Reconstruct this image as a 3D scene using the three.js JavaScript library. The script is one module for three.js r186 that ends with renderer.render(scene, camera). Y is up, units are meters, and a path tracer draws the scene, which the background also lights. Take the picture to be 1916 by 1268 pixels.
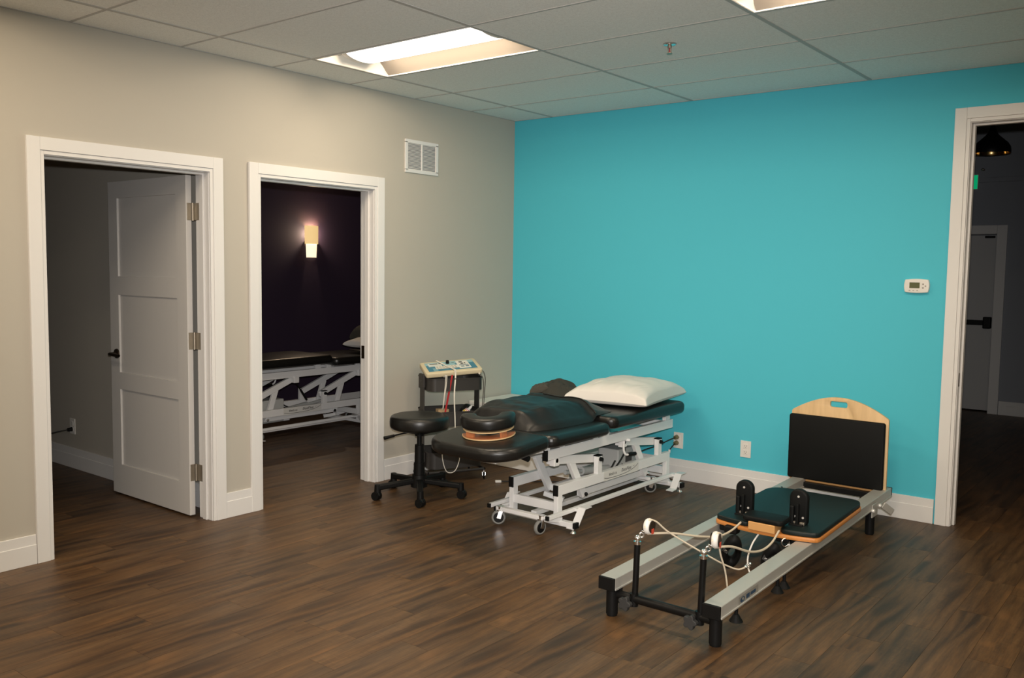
import * as THREE from 'three';
import { RoundedBoxGeometry } from 'three/addons/geometries/RoundedBoxGeometry.js';
import { mergeGeometries, toCreasedNormals } from 'three/addons/utils/BufferGeometryUtils.js';
import { RectAreaLightUniformsLib } from 'three/addons/lights/RectAreaLightUniformsLib.js';
import { ImprovedNoise } from 'three/addons/math/ImprovedNoise.js';

// ---------------------------------------------------------------- camera, exposure, light
const scene = new THREE.Scene();
scene.background = new THREE.Color(0x000000);
const camera = new THREE.PerspectiveCamera(41.57, 1916 / 1268, 0.05, 60);
camera.rotation.order = 'YXZ';
camera.position.set(4.6016, 1.5134, 5.7997);
camera.rotation.set(-0.0784, 0.6706, 0.0143);
const renderer = new THREE.WebGLRenderer({ antialias: true });
renderer.toneMapping = THREE.LinearToneMapping;
renderer.toneMappingExposure = 1.0;
renderer.shadowMap.enabled = true;
RectAreaLightUniformsLib.init();

const H = 2.7135, G = 0.6096;                 // ceiling height, ceiling grid module
const GX = 0.375, GZ = 0.556;                 // where the grid starts
const TROFFER = new THREE.Color(1.0, 0.81, 0.58), TROFFER_NITS = 38;
// the photographer's pop-up flash, about 11 cm above the lens: it throws the thin shadows under both door heads
const flash = new THREE.SpotLight(new THREE.Color(1.0, 0.97, 0.94), 47, 0, 0.68, 1.0, 2);
flash.position.set(4.60, 1.622, 5.79);
flash.target.position.set(1.47, 1.15, 1.85);
flash.castShadow = true; flash.shadow.radius = 1;
flash.shadow.mapSize.set(2048, 2048);
scene.add(flash, flash.target);

// ---------------------------------------------------------------- helpers
let seed = 7;
const rnd = () => { seed = (seed * 1664525 + 1013904223) >>> 0; return seed / 4294967296; };
const V = (x, y, z) => new THREE.Vector3(x, y, z);
const noise = new ImprovedNoise();
const taken = {};
function numbered(n) { if (!(n in taken)) { taken[n] = 0; return n; } taken[n]++; return n + '_' + String(taken[n]).padStart(3, '0'); }
function norm(g) {
  g = g.index ? g.toNonIndexed() : g;
  for (const k of Object.keys(g.attributes)) if (!['position', 'normal', 'uv'].includes(k)) g.deleteAttribute(k);
  if (!g.attributes.uv) g.setAttribute('uv', new THREE.BufferAttribute(new Float32Array(g.attributes.position.count * 2), 2));
  if (!g.attributes.normal) g.computeVertexNormals();
  return g;
}
const merge = (...gs) => mergeGeometries(gs.flat().map(norm));
function part(parent, name, geo, mat) {
  const m = new THREE.Mesh(Array.isArray(geo) ? (geo.length > 1 ? merge(geo) : geo[0]) : geo, mat);
  m.name = name; m.castShadow = m.receiveShadow = true; parent.add(m); return m;
}
function each(parent, name, geos, mat) { return geos.map(g => part(parent, name, g, mat)); }
function thing(name, label, category, pos = [0, 0, 0], turn = 0, group) {
  const g = new THREE.Group(); g.name = numbered(name); g.position.set(...pos); g.rotation.y = turn;
  g.userData = { label, category }; if (group) g.userData.group = group; scene.add(g); return g;
}
function struct(name, geo, mat, label) {
  const o = geo ? new THREE.Mesh(Array.isArray(geo) ? merge(geo) : geo, mat) : new THREE.Group();
  o.name = name; o.castShadow = o.receiveShadow = true; o.userData = { kind: 'structure' };
  if (label) o.userData.label = label; scene.add(o); return o;
}
// box from min to max corner
const bx = (x0, x1, y0, y1, z0, z1) => new THREE.BoxGeometry(x1 - x0, y1 - y0, z1 - z0).translate((x0 + x1) / 2, (y0 + y1) / 2, (z0 + z1) / 2);
const rbx = (x0, x1, y0, y1, z0, z1, r = 0.004, s = 2) => new RoundedBoxGeometry(x1 - x0, y1 - y0, z1 - z0, s, r).translate((x0 + x1) / 2, (y0 + y1) / 2, (z0 + z1) / 2);
function orient(g, a, b, up = V(0, 1, 0)) {
  const z = b.clone().sub(a).normalize();
  let x = up.clone().cross(z); if (x.lengthSq() < 1e-6) x = V(1, 0, 0).cross(z).lengthSq() > 1e-6 ? V(1, 0, 0) : V(0, 0, 1); x.normalize();
  const y = z.clone().cross(x); const m = new THREE.Matrix4().makeBasis(x, y, z).setPosition(a.clone().add(b).multiplyScalar(0.5));
  return g.applyMatrix4(m);
}
const bar = (a, b, w, h, r = 0.003) => orient(new RoundedBoxGeometry(w, h, a.distanceTo(b), 1, r), a, b);
const rod = (a, b, r, r2 = r, n = 16) => orient(new THREE.CylinderGeometry(r2, r, a.distanceTo(b), n).rotateX(Math.PI / 2), a, b);
const tube = (pts, r, n = 40, k = 8) => new THREE.TubeGeometry(new THREE.CatmullRomCurve3(pts), n, r, k, false);
const ball = (x, y, z, r, n = 14) => new THREE.SphereGeometry(r, n, Math.ceil(n * 0.7)).translate(x, y, z);
const lathe = (pts, n = 32) => new THREE.LatheGeometry(pts.map(p => new THREE.Vector2(p[0], p[1])), n);
function roundRect(w, d, r) {
  const s = new THREE.Shape(), x = w / 2, y = d / 2, R = Array.isArray(r) ? r : [r, r, r, r];
  s.moveTo(-x + R[0], -y); s.lineTo(x - R[1], -y); s.absarc(x - R[1], -y + R[1], R[1], -Math.PI / 2, 0); s.lineTo(x, y - R[2]);
  s.absarc(x - R[2], y - R[2], R[2], 0, Math.PI / 2); s.lineTo(-x + R[3], y); s.absarc(-x + R[3], y - R[3], R[3], Math.PI / 2, Math.PI);
  s.lineTo(-x, -y + R[0]); s.absarc(-x + R[0], -y + R[0], R[0], Math.PI, Math.PI * 1.5); return s;
}
// a slab with its outline in x/z (shape y = -z), thickness t upward from y = 0, rounded rims
function slab(shape, t, b = 0.003, seg = 3, curve = 10) {
  const g = new THREE.ExtrudeGeometry(shape, { depth: t - 2 * b, bevelEnabled: true, bevelThickness: b, bevelSize: b, bevelOffset: -b, bevelSegments: seg, curveSegments: curve });
  g.rotateX(-Math.PI / 2).translate(0, b, 0); return toCreasedNormals(g, 0.7);
}
const cushion = (w, d, t, r, b) => slab(roundRect(w, d, r), t, b, 6, 10);
// closed soft body: top(u,v) and bottom(u,v) give points for u,v in -1..1 and meet along the rim
function soft(top, bottom, n = 36, m = 36) {
  const pos = [], idx = [], N = n + 1, Mm = m + 1;
  for (const f of [top, bottom]) for (let j = 0; j < Mm; j++) for (let i = 0; i < N; i++) { const p = f(i / n * 2 - 1, j / m * 2 - 1); pos.push(p.x, p.y, p.z); }
  const o = N * Mm;
  for (let j = 0; j < m; j++) for (let i = 0; i < n; i++) {
    const a = j * N + i, b = a + 1, c = a + N, d = c + 1;
    idx.push(a, c, b, b, c, d, o + a, o + b, o + c, o + b, o + d, o + c);
  }
  const g = new THREE.BufferGeometry(); g.setAttribute('position', new THREE.Float32BufferAttribute(pos, 3)); g.setIndex(idx); g.computeVertexNormals(); return g;
}

// ---------------------------------------------------------------- materials
const lin = (r, g, b) => new THREE.Color().setRGB(r, g, b);
const std = (c, roughness = 0.6, more = {}) => new THREE.MeshStandardMaterial({ color: c, roughness, ...more });
const dull = (c, roughness, specularIntensity, more = {}) => new THREE.MeshPhysicalMaterial({ color: c, roughness, specularIntensity, ...more });
function dataTex(w, h, f, srgb = true) {
  const d = new Uint8Array(w * h * 4);
  for (let y = 0; y < h; y++) for (let x = 0; x < w; x++) { const c = f(x / w, y / h), o = (y * w + x) * 4; d[o] = c[0]; d[o + 1] = c[1]; d[o + 2] = c[2]; d[o + 3] = 255; }
  const t = new THREE.DataTexture(d, w, h, THREE.RGBAFormat); t.wrapS = t.wrapT = THREE.RepeatWrapping; t.magFilter = THREE.LinearFilter; t.minFilter = THREE.LinearFilter;
  if (srgb) t.colorSpace = THREE.SRGBColorSpace; t.needsUpdate = true; return t;
}
function canvasTex(w, h, draw) {
  const c = document.createElement('canvas'); c.width = w; c.height = h; draw(c.getContext('2d'), w, h);
  const t = new THREE.CanvasTexture(c); t.colorSpace = THREE.SRGBColorSpace; return t;
}
const clamp = (x, a = 0, b = 1) => Math.min(b, Math.max(a, x));
// wood planks: 3.66 m along u, 1.22 m across v
const plankTex = dataTex(2048, 1024, (u, v) => {
  const N = (a, b, s) => noise.noise(a, b, s);
  const warp = N(u * 9, v * 9, 3.1) * 0.35;
  const broad = N(u * 6, v * 15 + warp, 1.7), streak = N(u * 9, v * 40 + warp * 3, 5.2), fine = N(u * 40, v * 190, 9.4), fine2 = N(u * 110, v * 330, 2.2);
  const saw = N(u * 420, v * 22, 7.7) * (N(u * 6, v * 7, 12.3) > 0.05 ? 1 : 0.25);
  const knot = clamp(N(u * 15, v * 13, 21.5) * 2.6 - 1.15);
  let t = 0.53 + broad * 0.36 + streak * 0.34 + fine * 0.22 + fine2 * 0.14 + saw * 0.13;
  const dark = clamp(-(streak * 0.8 + broad * 0.5) * 2.2 - 0.28);
  t = clamp(t - dark * 0.2);
  const a = [50, 34, 20], b = [106, 78, 48], c = [130, 92, 56];
  const q = (i) => { let x = a[i] + (b[i] - a[i]) * t; x += (c[i] - x) * knot * 0.8; return clamp(x, 0, 255); };
  const grey = N(u * 5, v * 12, 33.3) * 12;
  return [q(0) - grey * 0.4, q(1), q(2) + grey * 0.5];
});
plankTex.anisotropy = 8;
const plankMats = [1.0, 0.92, 1.06, 0.97].map(k => std(lin(k, k, k), 0.47, { map: plankTex, bumpMap: plankTex, bumpScale: 0.0004 }));
const birchTex = dataTex(256, 512, (u, v) => {
  const t = noise.noise(u * 40, v * 4, 1.3) * 8 + noise.noise(u * 12, v * 2, 4.1) * 10 + noise.noise(u * 90, v * 10, 7) * 5; return [216 + t, 183 + t, 136 + t * 0.8];
});
const tileTex = dataTex(512, 256, (u, v) => {
  const n = noise.noise(u * 150, v * 75, 2) * 7 + noise.noise(u * 60, v * 30, 8) * 5 + (noise.noise(u * 220, v * 110, 5) > 0.38 ? -16 : 0); return [236 + n, 236 + n, 232 + n];
});
const leatherBump = dataTex(256, 256, (u, v) => { const t = 128 + noise.noise(u * 60, v * 60, 1) * 70 + noise.noise(u * 24, v * 24, 4) * 40; return [t, t, t]; }, false);
const MAT = {
  greige: std(lin(0.455, 0.425, 0.37), 0.85), blue: std(lin(0.070, 0.505, 0.63), 0.75), purple: std(lin(0.021, 0.0095, 0.028), 0.8),
  trim: std(lin(0.72, 0.71, 0.70), 0.45), doorPaint: std(lin(0.58, 0.565, 0.545), 0.5), hallWall: std(lin(0.30, 0.32, 0.36), 0.85), slab: std(lin(0.3, 0.28, 0.25), 0.9),
  tile: std(lin(1, 1, 1), 0.95, { map: tileTex }), tee: std(lin(0.46, 0.45, 0.43), 0.6), base: std(lin(0.12, 0.09, 0.07), 0.9), darkCeil: std(lin(0.5, 0.48, 0.45), 0.9),
  whiteSteel: std(lin(0.80, 0.80, 0.80), 0.38), chrome: std(lin(0.8, 0.8, 0.8), 0.18, { metalness: 1 }), nickel: std(lin(0.40, 0.36, 0.30), 0.5, { metalness: 1 }),
  vinyl: std(lin(0.007, 0.007, 0.0065), 0.36, { bumpMap: leatherBump, bumpScale: 0.0003 }), softVinyl: std(lin(0.007, 0.0072, 0.007), 0.45, { bumpMap: leatherBump, bumpScale: 0.0004 }), plastic: dull(lin(0.006, 0.006, 0.006), 0.5, 0.35), blackSteel: dull(lin(0.005, 0.005, 0.005), 0.42, 0.45), zinc: std(lin(0.75, 0.74, 0.72), 0.4, { metalness: 0.5 }),
  cart: std(lin(0.028, 0.025, 0.023), 0.55), beige: std(lin(0.60, 0.52, 0.35), 0.5), pillow: std(lin(0.70, 0.675, 0.635), 0.9), charcoal: std(lin(0.042, 0.040, 0.032), 0.95),
  alu: std(lin(0.50, 0.49, 0.46), 0.5, { metalness: 0.5 }), orangeWood: std(lin(0.56, 0.22, 0.055), 0.4), honeyWood: std(lin(0.62, 0.33, 0.12), 0.45), birch: std(lin(1, 1, 1), 0.55, { map: birchTex }), plyEdge: std(lin(0.66, 0.46, 0.24), 0.5), plyFace: std(lin(0.46, 0.17, 0.07), 0.4),
  padBlack: dull(lin(0.0035, 0.004, 0.004), 0.6, 0.4), padTeal: dull(lin(0.004, 0.010, 0.010), 0.5, 0.7), rope: std(lin(0.62, 0.54, 0.42), 0.9), cordWhite: std(lin(0.72, 0.68, 0.60), 0.6), cordGrey: std(lin(0.10, 0.09, 0.08), 0.6), cordBlack: std(lin(0.012, 0.012, 0.012), 0.6),
  red: std(lin(0.40, 0.02, 0.025), 0.5), redHub: std(lin(0.55, 0.06, 0.03), 0.4), whitePlastic: std(lin(0.74, 0.72, 0.68), 0.4), boxWhite: std(lin(0.70, 0.68, 0.63), 0.6), greyPlastic: std(lin(0.44, 0.45, 0.44), 0.5), tyre: std(lin(0.20, 0.20, 0.19), 0.6), olive: std(lin(0.16, 0.14, 0.07), 0.5),
  ventDark: std(lin(0.24, 0.25, 0.27), 0.7), card: std(lin(0.42, 0.29, 0.16), 0.8), bottle: std(lin(0.74, 0.74, 0.74), 0.35), brassIn: std(lin(0.75, 0.5, 0.2), 0.2, { metalness: 1 }), bronze: std(lin(0.05, 0.035, 0.025), 0.35, { metalness: 0.8 }),
};

// ---------------------------------------------------------------- the setting
// floor: boards run along z; the boards that show largest are single parts
{
  const floor = struct('floor', null, null, 'dark brown wood plank floor');
  part(floor, 'subfloor', bx(-3.4, 7.4, -0.06, -0.013, -5.5, 8.9), MAT.base);
  const W = 0.152, L = 0.914, T = 0.012, list = [];
  camera.updateMatrixWorld(); const view = camera.matrixWorldInverse.copy(camera.matrixWorld).invert(); const f = 1670;
  const score = (x, z) => {
    let s = 0; for (const dz of [-0.4, 0, 0.4]) { const p = V(x, 0, z + dz).applyMatrix4(view); if (p.z > -0.3) continue; const u = 958 + f * p.x / -p.z, v = 634 - f * p.y / -p.z; if (u < -20 || u > 1936 || v > 1290) continue;
      if (x < -0.13 && z + dz < 8 && !(x > -2.9)) continue; s += 1 / Math.pow(p.z, 3); }
    return -s;
  };
  for (let r = 0, x = -3.4; x < 7.4; r++, x += W) {
    let z = -5.5 - ((r * 0.37) % 1) * L - rnd() * 0.1;
    for (; z < 8.9; z += L) { const z0 = Math.max(z, -5.5), z1 = Math.min(z + L, 8.9); if (z1 - z0 < 0.02) continue; list.push({ x: x + W / 2, z0, z1, s: score(x + W / 2, (z0 + z1) / 2), k: Math.floor(rnd() * 24), m: Math.floor(rnd() * 4) }); }
  }
  const order = [...list].filter(p => p.s !== 0).sort((a, b) => Math.abs(b.s) - Math.abs(a.s)).slice(0, 296); const big = new Set(order);
  const shared = {};
  const plankGeo = (len, k) => {
    const key = len.toFixed(3) + '_' + k; if (shared[key]) return shared[key];
    const g = new THREE.BoxGeometry(W - 0.0009, T, len - 0.0009).translate(0, -T / 2, 0), P = g.attributes.position, uv = g.attributes.uv;
    const ou = (k * 0.377) % 1, ov = ((k * 5) % 8) / 8 + 0.013, flip = k % 2 ? -1 : 1;
    for (let i = 0; i < P.count; i++) uv.setXY(i, flip * P.getZ(i) / 3.66 + ou, P.getX(i) / 1.22 + ov);
    return shared[key] = g;
  };
  const rest = [[], [], [], []];
  for (const p of list) {
    const g = plankGeo(p.z1 - p.z0, p.k);
    if (big.has(p)) { const m = part(floor, 'plank', g, plankMats[p.m]); m.position.set(p.x, 0, (p.z0 + p.z1) / 2); }
    else rest[p.m].push(g.clone().translate(p.x, 0, (p.z0 + p.z1) / 2));
  }
  rest.forEach((gs, i) => { const m = part(floor, 'planks', gs, plankMats[i]); m.userData.kind = 'stuff'; });
}
// ceiling: lay-in tiles in a tee grid, troffers in some of the openings
const XE = 7.2, ZE = 8.7;
const trofferCells = [[0, 2], [4, 2], [8, 2], [0, 6], [4, 6], [8, 6], [0, 10], [4, 10], [8, 10]];   // grid steps in x (two per tile) and z
{
  const ceil = struct('ceiling', null, null, 'suspended ceiling of pale tiles in a metal grid');
  part(ceil, 'slab', bx(-0.12, XE + 0.12, 3.0, 3.1, -0.12, ZE + 0.12), MAT.slab);
  const xs = [0]; for (let x = GX; x < XE; x += 2 * G) xs.push(x); xs.push(XE);
  const zs = [0]; for (let z = GZ; z < ZE; z += G) zs.push(z); zs.push(ZE);
  const lit = new Set(trofferCells.map(([i, j]) => (1 + i / 2) + '_' + (1 + j)));
  const share = {};
  for (let i = 0; i + 1 < xs.length; i++) for (let j = 0; j + 1 < zs.length; j++) {
    if (lit.has(i + '_' + j)) continue;
    const w = xs[i + 1] - xs[i] - 0.002, d = zs[j + 1] - zs[j] - 0.002, k = w.toFixed(3) + '_' + d.toFixed(3);
    if (!share[k]) { const g = bx(-w / 2, w / 2, 0, 0.015, -d / 2, d / 2), P = g.attributes.position, uv = g.attributes.uv; for (let q = 0; q < P.count; q++) uv.setXY(q, P.getX(q) / 1.22, P.getZ(q) / 0.61); share[k] = g; }
    part(ceil, 'ceiling_tile', share[k], MAT.tile).position.set((xs[i] + xs[i + 1]) / 2, H + 0.001, (zs[j] + zs[j + 1]) / 2);
  }
  for (const x of xs.slice(1, -1)) part(ceil, 'main_tee', bx(x - 0.012, x + 0.012, H - 0.002, H + 0.03, 0, ZE), MAT.tee);
  for (const z of zs.slice(1, -1)) part(ceil, 'cross_tee', xs.slice(0, -1).map((x, i) => bx(x + (i ? 0.012 : 0), xs[i + 1] - 0.012, H - 0.0018, H + 0.03, z - 0.007, z + 0.007)), MAT.tee);
  part(ceil, 'wall_angle', [bx(0, 0.012, H - 0.002, H + 0.02, 0, ZE), bx(0.012, XE, H - 0.002, H + 0.02, 0, 0.012)], MAT.tee);
}
const WT = 0.125, HT = 3.0;
struct('wall_left', [bx(-WT, 0, 0, HT, -1.6, 1.532), bx(-WT, 0, 2.058, HT, 1.532, 2.493), bx(-WT, 0, 0, HT, 2.493, 2.812), bx(-WT, 0, 2.058, HT, 2.812, 3.763), bx(-WT, 0, 0, HT, 3.763, ZE)], MAT.greige, 'warm grey wall with two doorways');
struct('wall_back', [bx(0, 3.382, 0, HT, -WT, 0), bx(3.382, 4.33, 2.418, HT, -WT, 0), bx(4.33, XE, 0, HT, -WT, 0)], MAT.blue, 'turquoise blue wall');
struct('wall_right', bx(XE, XE + WT, 0, HT, -5.3, ZE), MAT.greige, 'warm grey wall');
struct('wall_front', bx(-WT, XE + WT, 0, HT, ZE, ZE + WT), MAT.greige, 'warm grey wall');
// the two treatment rooms behind the left wall
struct('wall_partition', bx(-3.3, -WT, 0, 2.7, 2.585, 2.70), MAT.greige, 'warm grey wall between the two treatment rooms');
struct('wall_purple', bx(-2.87, -2.75, 0, 2.7, -1.7, 2.585), MAT.purple, 'dark purple wall of the treatment room');
struct('wall_treatment_end', bx(-2.87, -WT, 0, 2.7, -1.72, -1.6), MAT.purple, 'dark purple end wall');
struct('wall_room_far', bx(-3.3, -3.18, 0, 2.7, 2.70, 6.4), MAT.greige, 'warm grey wall of the left room');
struct('wall_room_end', bx(-3.3, -WT, 0, 2.7, 6.4, 6.5), MAT.greige, 'warm grey end wall of the left room');
struct('ceiling_rooms', bx(-3.3, -WT, 2.70, 2.78, -1.72, 6.5), MAT.darkCeil, 'plain ceiling of the side rooms');
// the hallway behind the blue wall
struct('wall_hall_far', [bx(0.4, 1.74, 0, 3.3, -5.25, -5.1), bx(1.74, 2.66, 1.98, 3.3, -5.25, -5.1), bx(2.66, XE, 0, 3.3, -5.25, -5.1), bx(1.6, 2.8, 0, 2.2, -5.45, -5.32)], MAT.hallWall, 'grey far wall of the hallway');
struct('wall_hall_left', bx(0.3, 0.4, 0, 3.3, -5.25, -WT), MAT.hallWall, 'grey side wall of the hallway');
struct('ceiling_hall', bx(0.3, XE + WT, 3.3, 3.4, -5.3, -WT), MAT.darkCeil, 'hallway ceiling');
struct('trim_8', [rbx(0.42, XE, 2.525, 2.575, -5.1, -5.075)], MAT.hallWall, 'narrow ledge along the far hallway wall');
// baseboards
const bbZ = (x, s, z0, z1) => [rbx(Math.min(x, x + s * 0.016), Math.max(x, x + s * 0.016), 0, 0.1, z0, z1, 0.002, 1), rbx(Math.min(x, x + s * 0.012), Math.max(x, x + s * 0.012), 0.098, 0.15, z0, z1, 0.002, 1)];
const bbX = (z, s, x0, x1) => [rbx(x0, x1, 0, 0.1, Math.min(z, z + s * 0.016), Math.max(z, z + s * 0.016), 0.002, 1), rbx(x0, x1, 0.098, 0.15, Math.min(z, z + s * 0.012), Math.max(z, z + s * 0.012), 0.002, 1)];
struct('baseboard_left', [bbZ(0, 1, 3.835, ZE), bbZ(0, 1, 2.562, 2.741), bbZ(0, 1, 0, 1.452)].flat(), MAT.trim, 'white baseboard along the warm grey wall');
struct('baseboard_back', [bbX(0, 1, 0.017, 3.303), bbX(0, 1, 4.41, XE)].flat(), MAT.trim, 'white baseboard along the turquoise wall');
struct('baseboard_partition', bbX(2.70, 1, -3.18, -0.16), MAT.trim, 'white baseboard in the dark left room');
struct('baseboard_purple', bbZ(-2.75, 1, -1.6, 2.58), MAT.trim, 'white baseboard under the purple wall');
struct('baseboard_hall', bbX(-5.1, 1, 2.76, XE), MAT.trim, 'white baseboard in the hallway');
// door trim: casing, jamb and stop; axis 'z' lies in the left wall, 'x' in the blue wall
function doorTrim(name, a0, a1, top, place, label, strike) {
  const t = struct(name, null, null, label), f = place;   // f(a0,a1,y0,y1,d0,d1): a along the wall, d out of the wall towards the room
  const C = 0.088, I = 0.024;
  for (const d of [1, -1]) {
    const D = (u, v) => d > 0 ? [u, v] : [-WT - v, -WT - u];
    part(t, 'side_casing', merge(f(a0 - C, a0 - I, 0, top + C, ...D(0, 0.018)), f(a0 - I, a0 - 0.004, 0, top + I, ...D(0, 0.012))), MAT.trim);
    part(t, 'side_casing', merge(f(a1 + I, a1 + C, 0, top + C, ...D(0, 0.018)), f(a1 + 0.004, a1 + I, 0, top + I, ...D(0, 0.012))), MAT.trim);
    part(t, 'head_casing', merge(f(a0 - I, a1 + I, top + I, top + C, ...D(0, 0.018)), f(a0 - 0.004, a1 + 0.004, top + 0.004, top + I, ...D(0, 0.012))), MAT.trim);
  }
  part(t, 'jamb', merge(f(a0 - 0.017, a0, 0, top, -WT, 0), f(a1, a1 + 0.017, 0, top, -WT, 0), f(a0 - 0.017, a1 + 0.017, top, top + 0.016, -WT, 0)), MAT.trim);
  part(t, 'door_stop', merge(f(a0, a0 + 0.012, 0, top, -0.080, -0.042), f(a1 - 0.012, a1, 0, top, -0.080, -0.042), f(a0 + 0.012, a1 - 0.012, top - 0.012, top, -0.080, -0.042)), MAT.trim);
  if (strike) part(t, 'strike_plate', strike, MAT.bronze);
  return t;
}
const onLeft = (a0, a1, y0, y1, d0, d1) => rbx(d0, d1, y0, y1, a0, a1, 0.002, 1), onBack = (a0, a1, y0, y1, d0, d1) => rbx(a0, a1, y0, y1, d0, d1, 0.002, 1);
doorTrim('trim_1', 2.83, 3.745, 2.04, onLeft, 'white casing of the doorway with the open white door');
doorTrim('trim_2', 1.55, 2.475, 2.04, onLeft, 'white casing of the doorway to the purple room', bx(-0.12, -0.085, 0.87, 0.96, 1.55, 1.5525));
doorTrim('trim_3', 3.40, 4.312, 2.40, onBack, 'white casing of the hallway doorway in the turquoise wall', bx(3.3995, 3.402, 0.85, 0.93, -0.035, -0.012));
// open door in the left doorway
{
  const d = struct('door_1', null, null, 'white three panel door standing open into the dark room');
  const x1 = -0.160, x0 = -1.065, z0 = 2.840, z1 = 2.876, st = 0.112, rows = [[0.012, 0.205], [0.70, 0.81], [1.31, 1.43], [1.925, 2.032]];
  part(d, 'frame', [rbx(x0, x0 + st, 0.012, 2.032, z0, z1, 0.002, 1), rbx(x1 - st, x1, 0.012, 2.032, z0, z1, 0.002, 1), ...rows.map(([a, b]) => rbx(x0 + st - 0.003, x1 - st + 0.003, a, b, z0, z1, 0.002, 1))], MAT.doorPaint);
  for (let i = 0; i < 3; i++) part(d, 'panel', bx(x0 + st - 0.003, x1 - st + 0.003, rows[i][1] - 0.003, rows[i + 1][0] + 0.003, z0 + 0.012, z1 - 0.012), MAT.doorPaint);
  for (const y of [0.27, 1.06, 1.82]) {
    const h = part(d, 'hinge', [rbx(x1 - 0.001, x1 + 0.0022, y - 0.05, y + 0.05, z0 + 0.002, z1 - 0.006, 0.001, 1), rbx(-0.152, -0.090, y - 0.05, y + 0.05, 2.8295, 2.8315, 0.0008, 1)], MAT.nickel);
    part(h, 'pin', rod(V(-0.153, y - 0.052, 2.836), V(-0.153, y + 0.052, 2.836), 0.0065), MAT.nickel);
  }
  const h = part(d, 'lever_handle', [rod(V(-0.985, 0.93, z1), V(-0.985, 0.93, z1 + 0.008), 0.032, 0.030, 24), rod(V(-0.985, 0.93, z1), V(-0.985, 0.93, z1 + 0.052), 0.010), tube([V(-0.985, 0.93, z1 + 0.052), V(-0.955, 0.93, z1 + 0.058), V(-0.90, 0.928, z1 + 0.056), V(-0.868, 0.926, z1 + 0.05)], 0.010, 12)], MAT.bronze);
  part(h, 'back_lever', [rod(V(-0.985, 0.93, z0 - 0.045), V(-0.985, 0.93, z0), 0.010), rod(V(-0.985, 0.93, z0 - 0.045), V(-0.9, 0.93, z0 - 0.045), 0.010)], MAT.bronze);
}
// exit door at the end of the hallway
{
  const d = struct('door_2', null, null, 'grey hallway exit door with a black push bar');
  part(d, 'leaf', rbx(1.75, 2.65, 0.015, 1.955, -5.25, -5.21, 0.003, 1), std(lin(0.5, 0.5, 0.5), 0.5));
  part(d, 'push_bar', [rbx(1.85, 2.58, 0.965, 1.02, -5.20, -5.15, 0.008), rbx(2.55, 2.63, 0.93, 1.06, -5.21, -5.13, 0.012)], MAT.blackSteel);
  part(d, 'closer', rbx(2.52, 2.62, 1.925, 1.95, -5.21, -5.18, 0.004), MAT.blackSteel);
  const t = struct('trim_4', null, null, 'painted frame of the hallway exit door');
  for (const [x0, x1] of [[2.655, 2.755], [1.645, 1.745]]) part(t, 'side_casing', merge(rbx(x0, x1, 0, 2.06, -5.1, -5.075, 0.004, 1), bx(x0 < 2 ? x1 - 0.01 : x0, x0 < 2 ? x1 : x0 + 0.01, 0, 1.98, -5.25, -5.1)), MAT.trim);
  part(t, 'head_casing', merge(rbx(1.745, 2.655, 1.965, 2.06, -5.1, -5.075, 0.004, 1), bx(1.745, 2.655, 1.965, 1.975, -5.25, -5.1)), MAT.trim);
}

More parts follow.
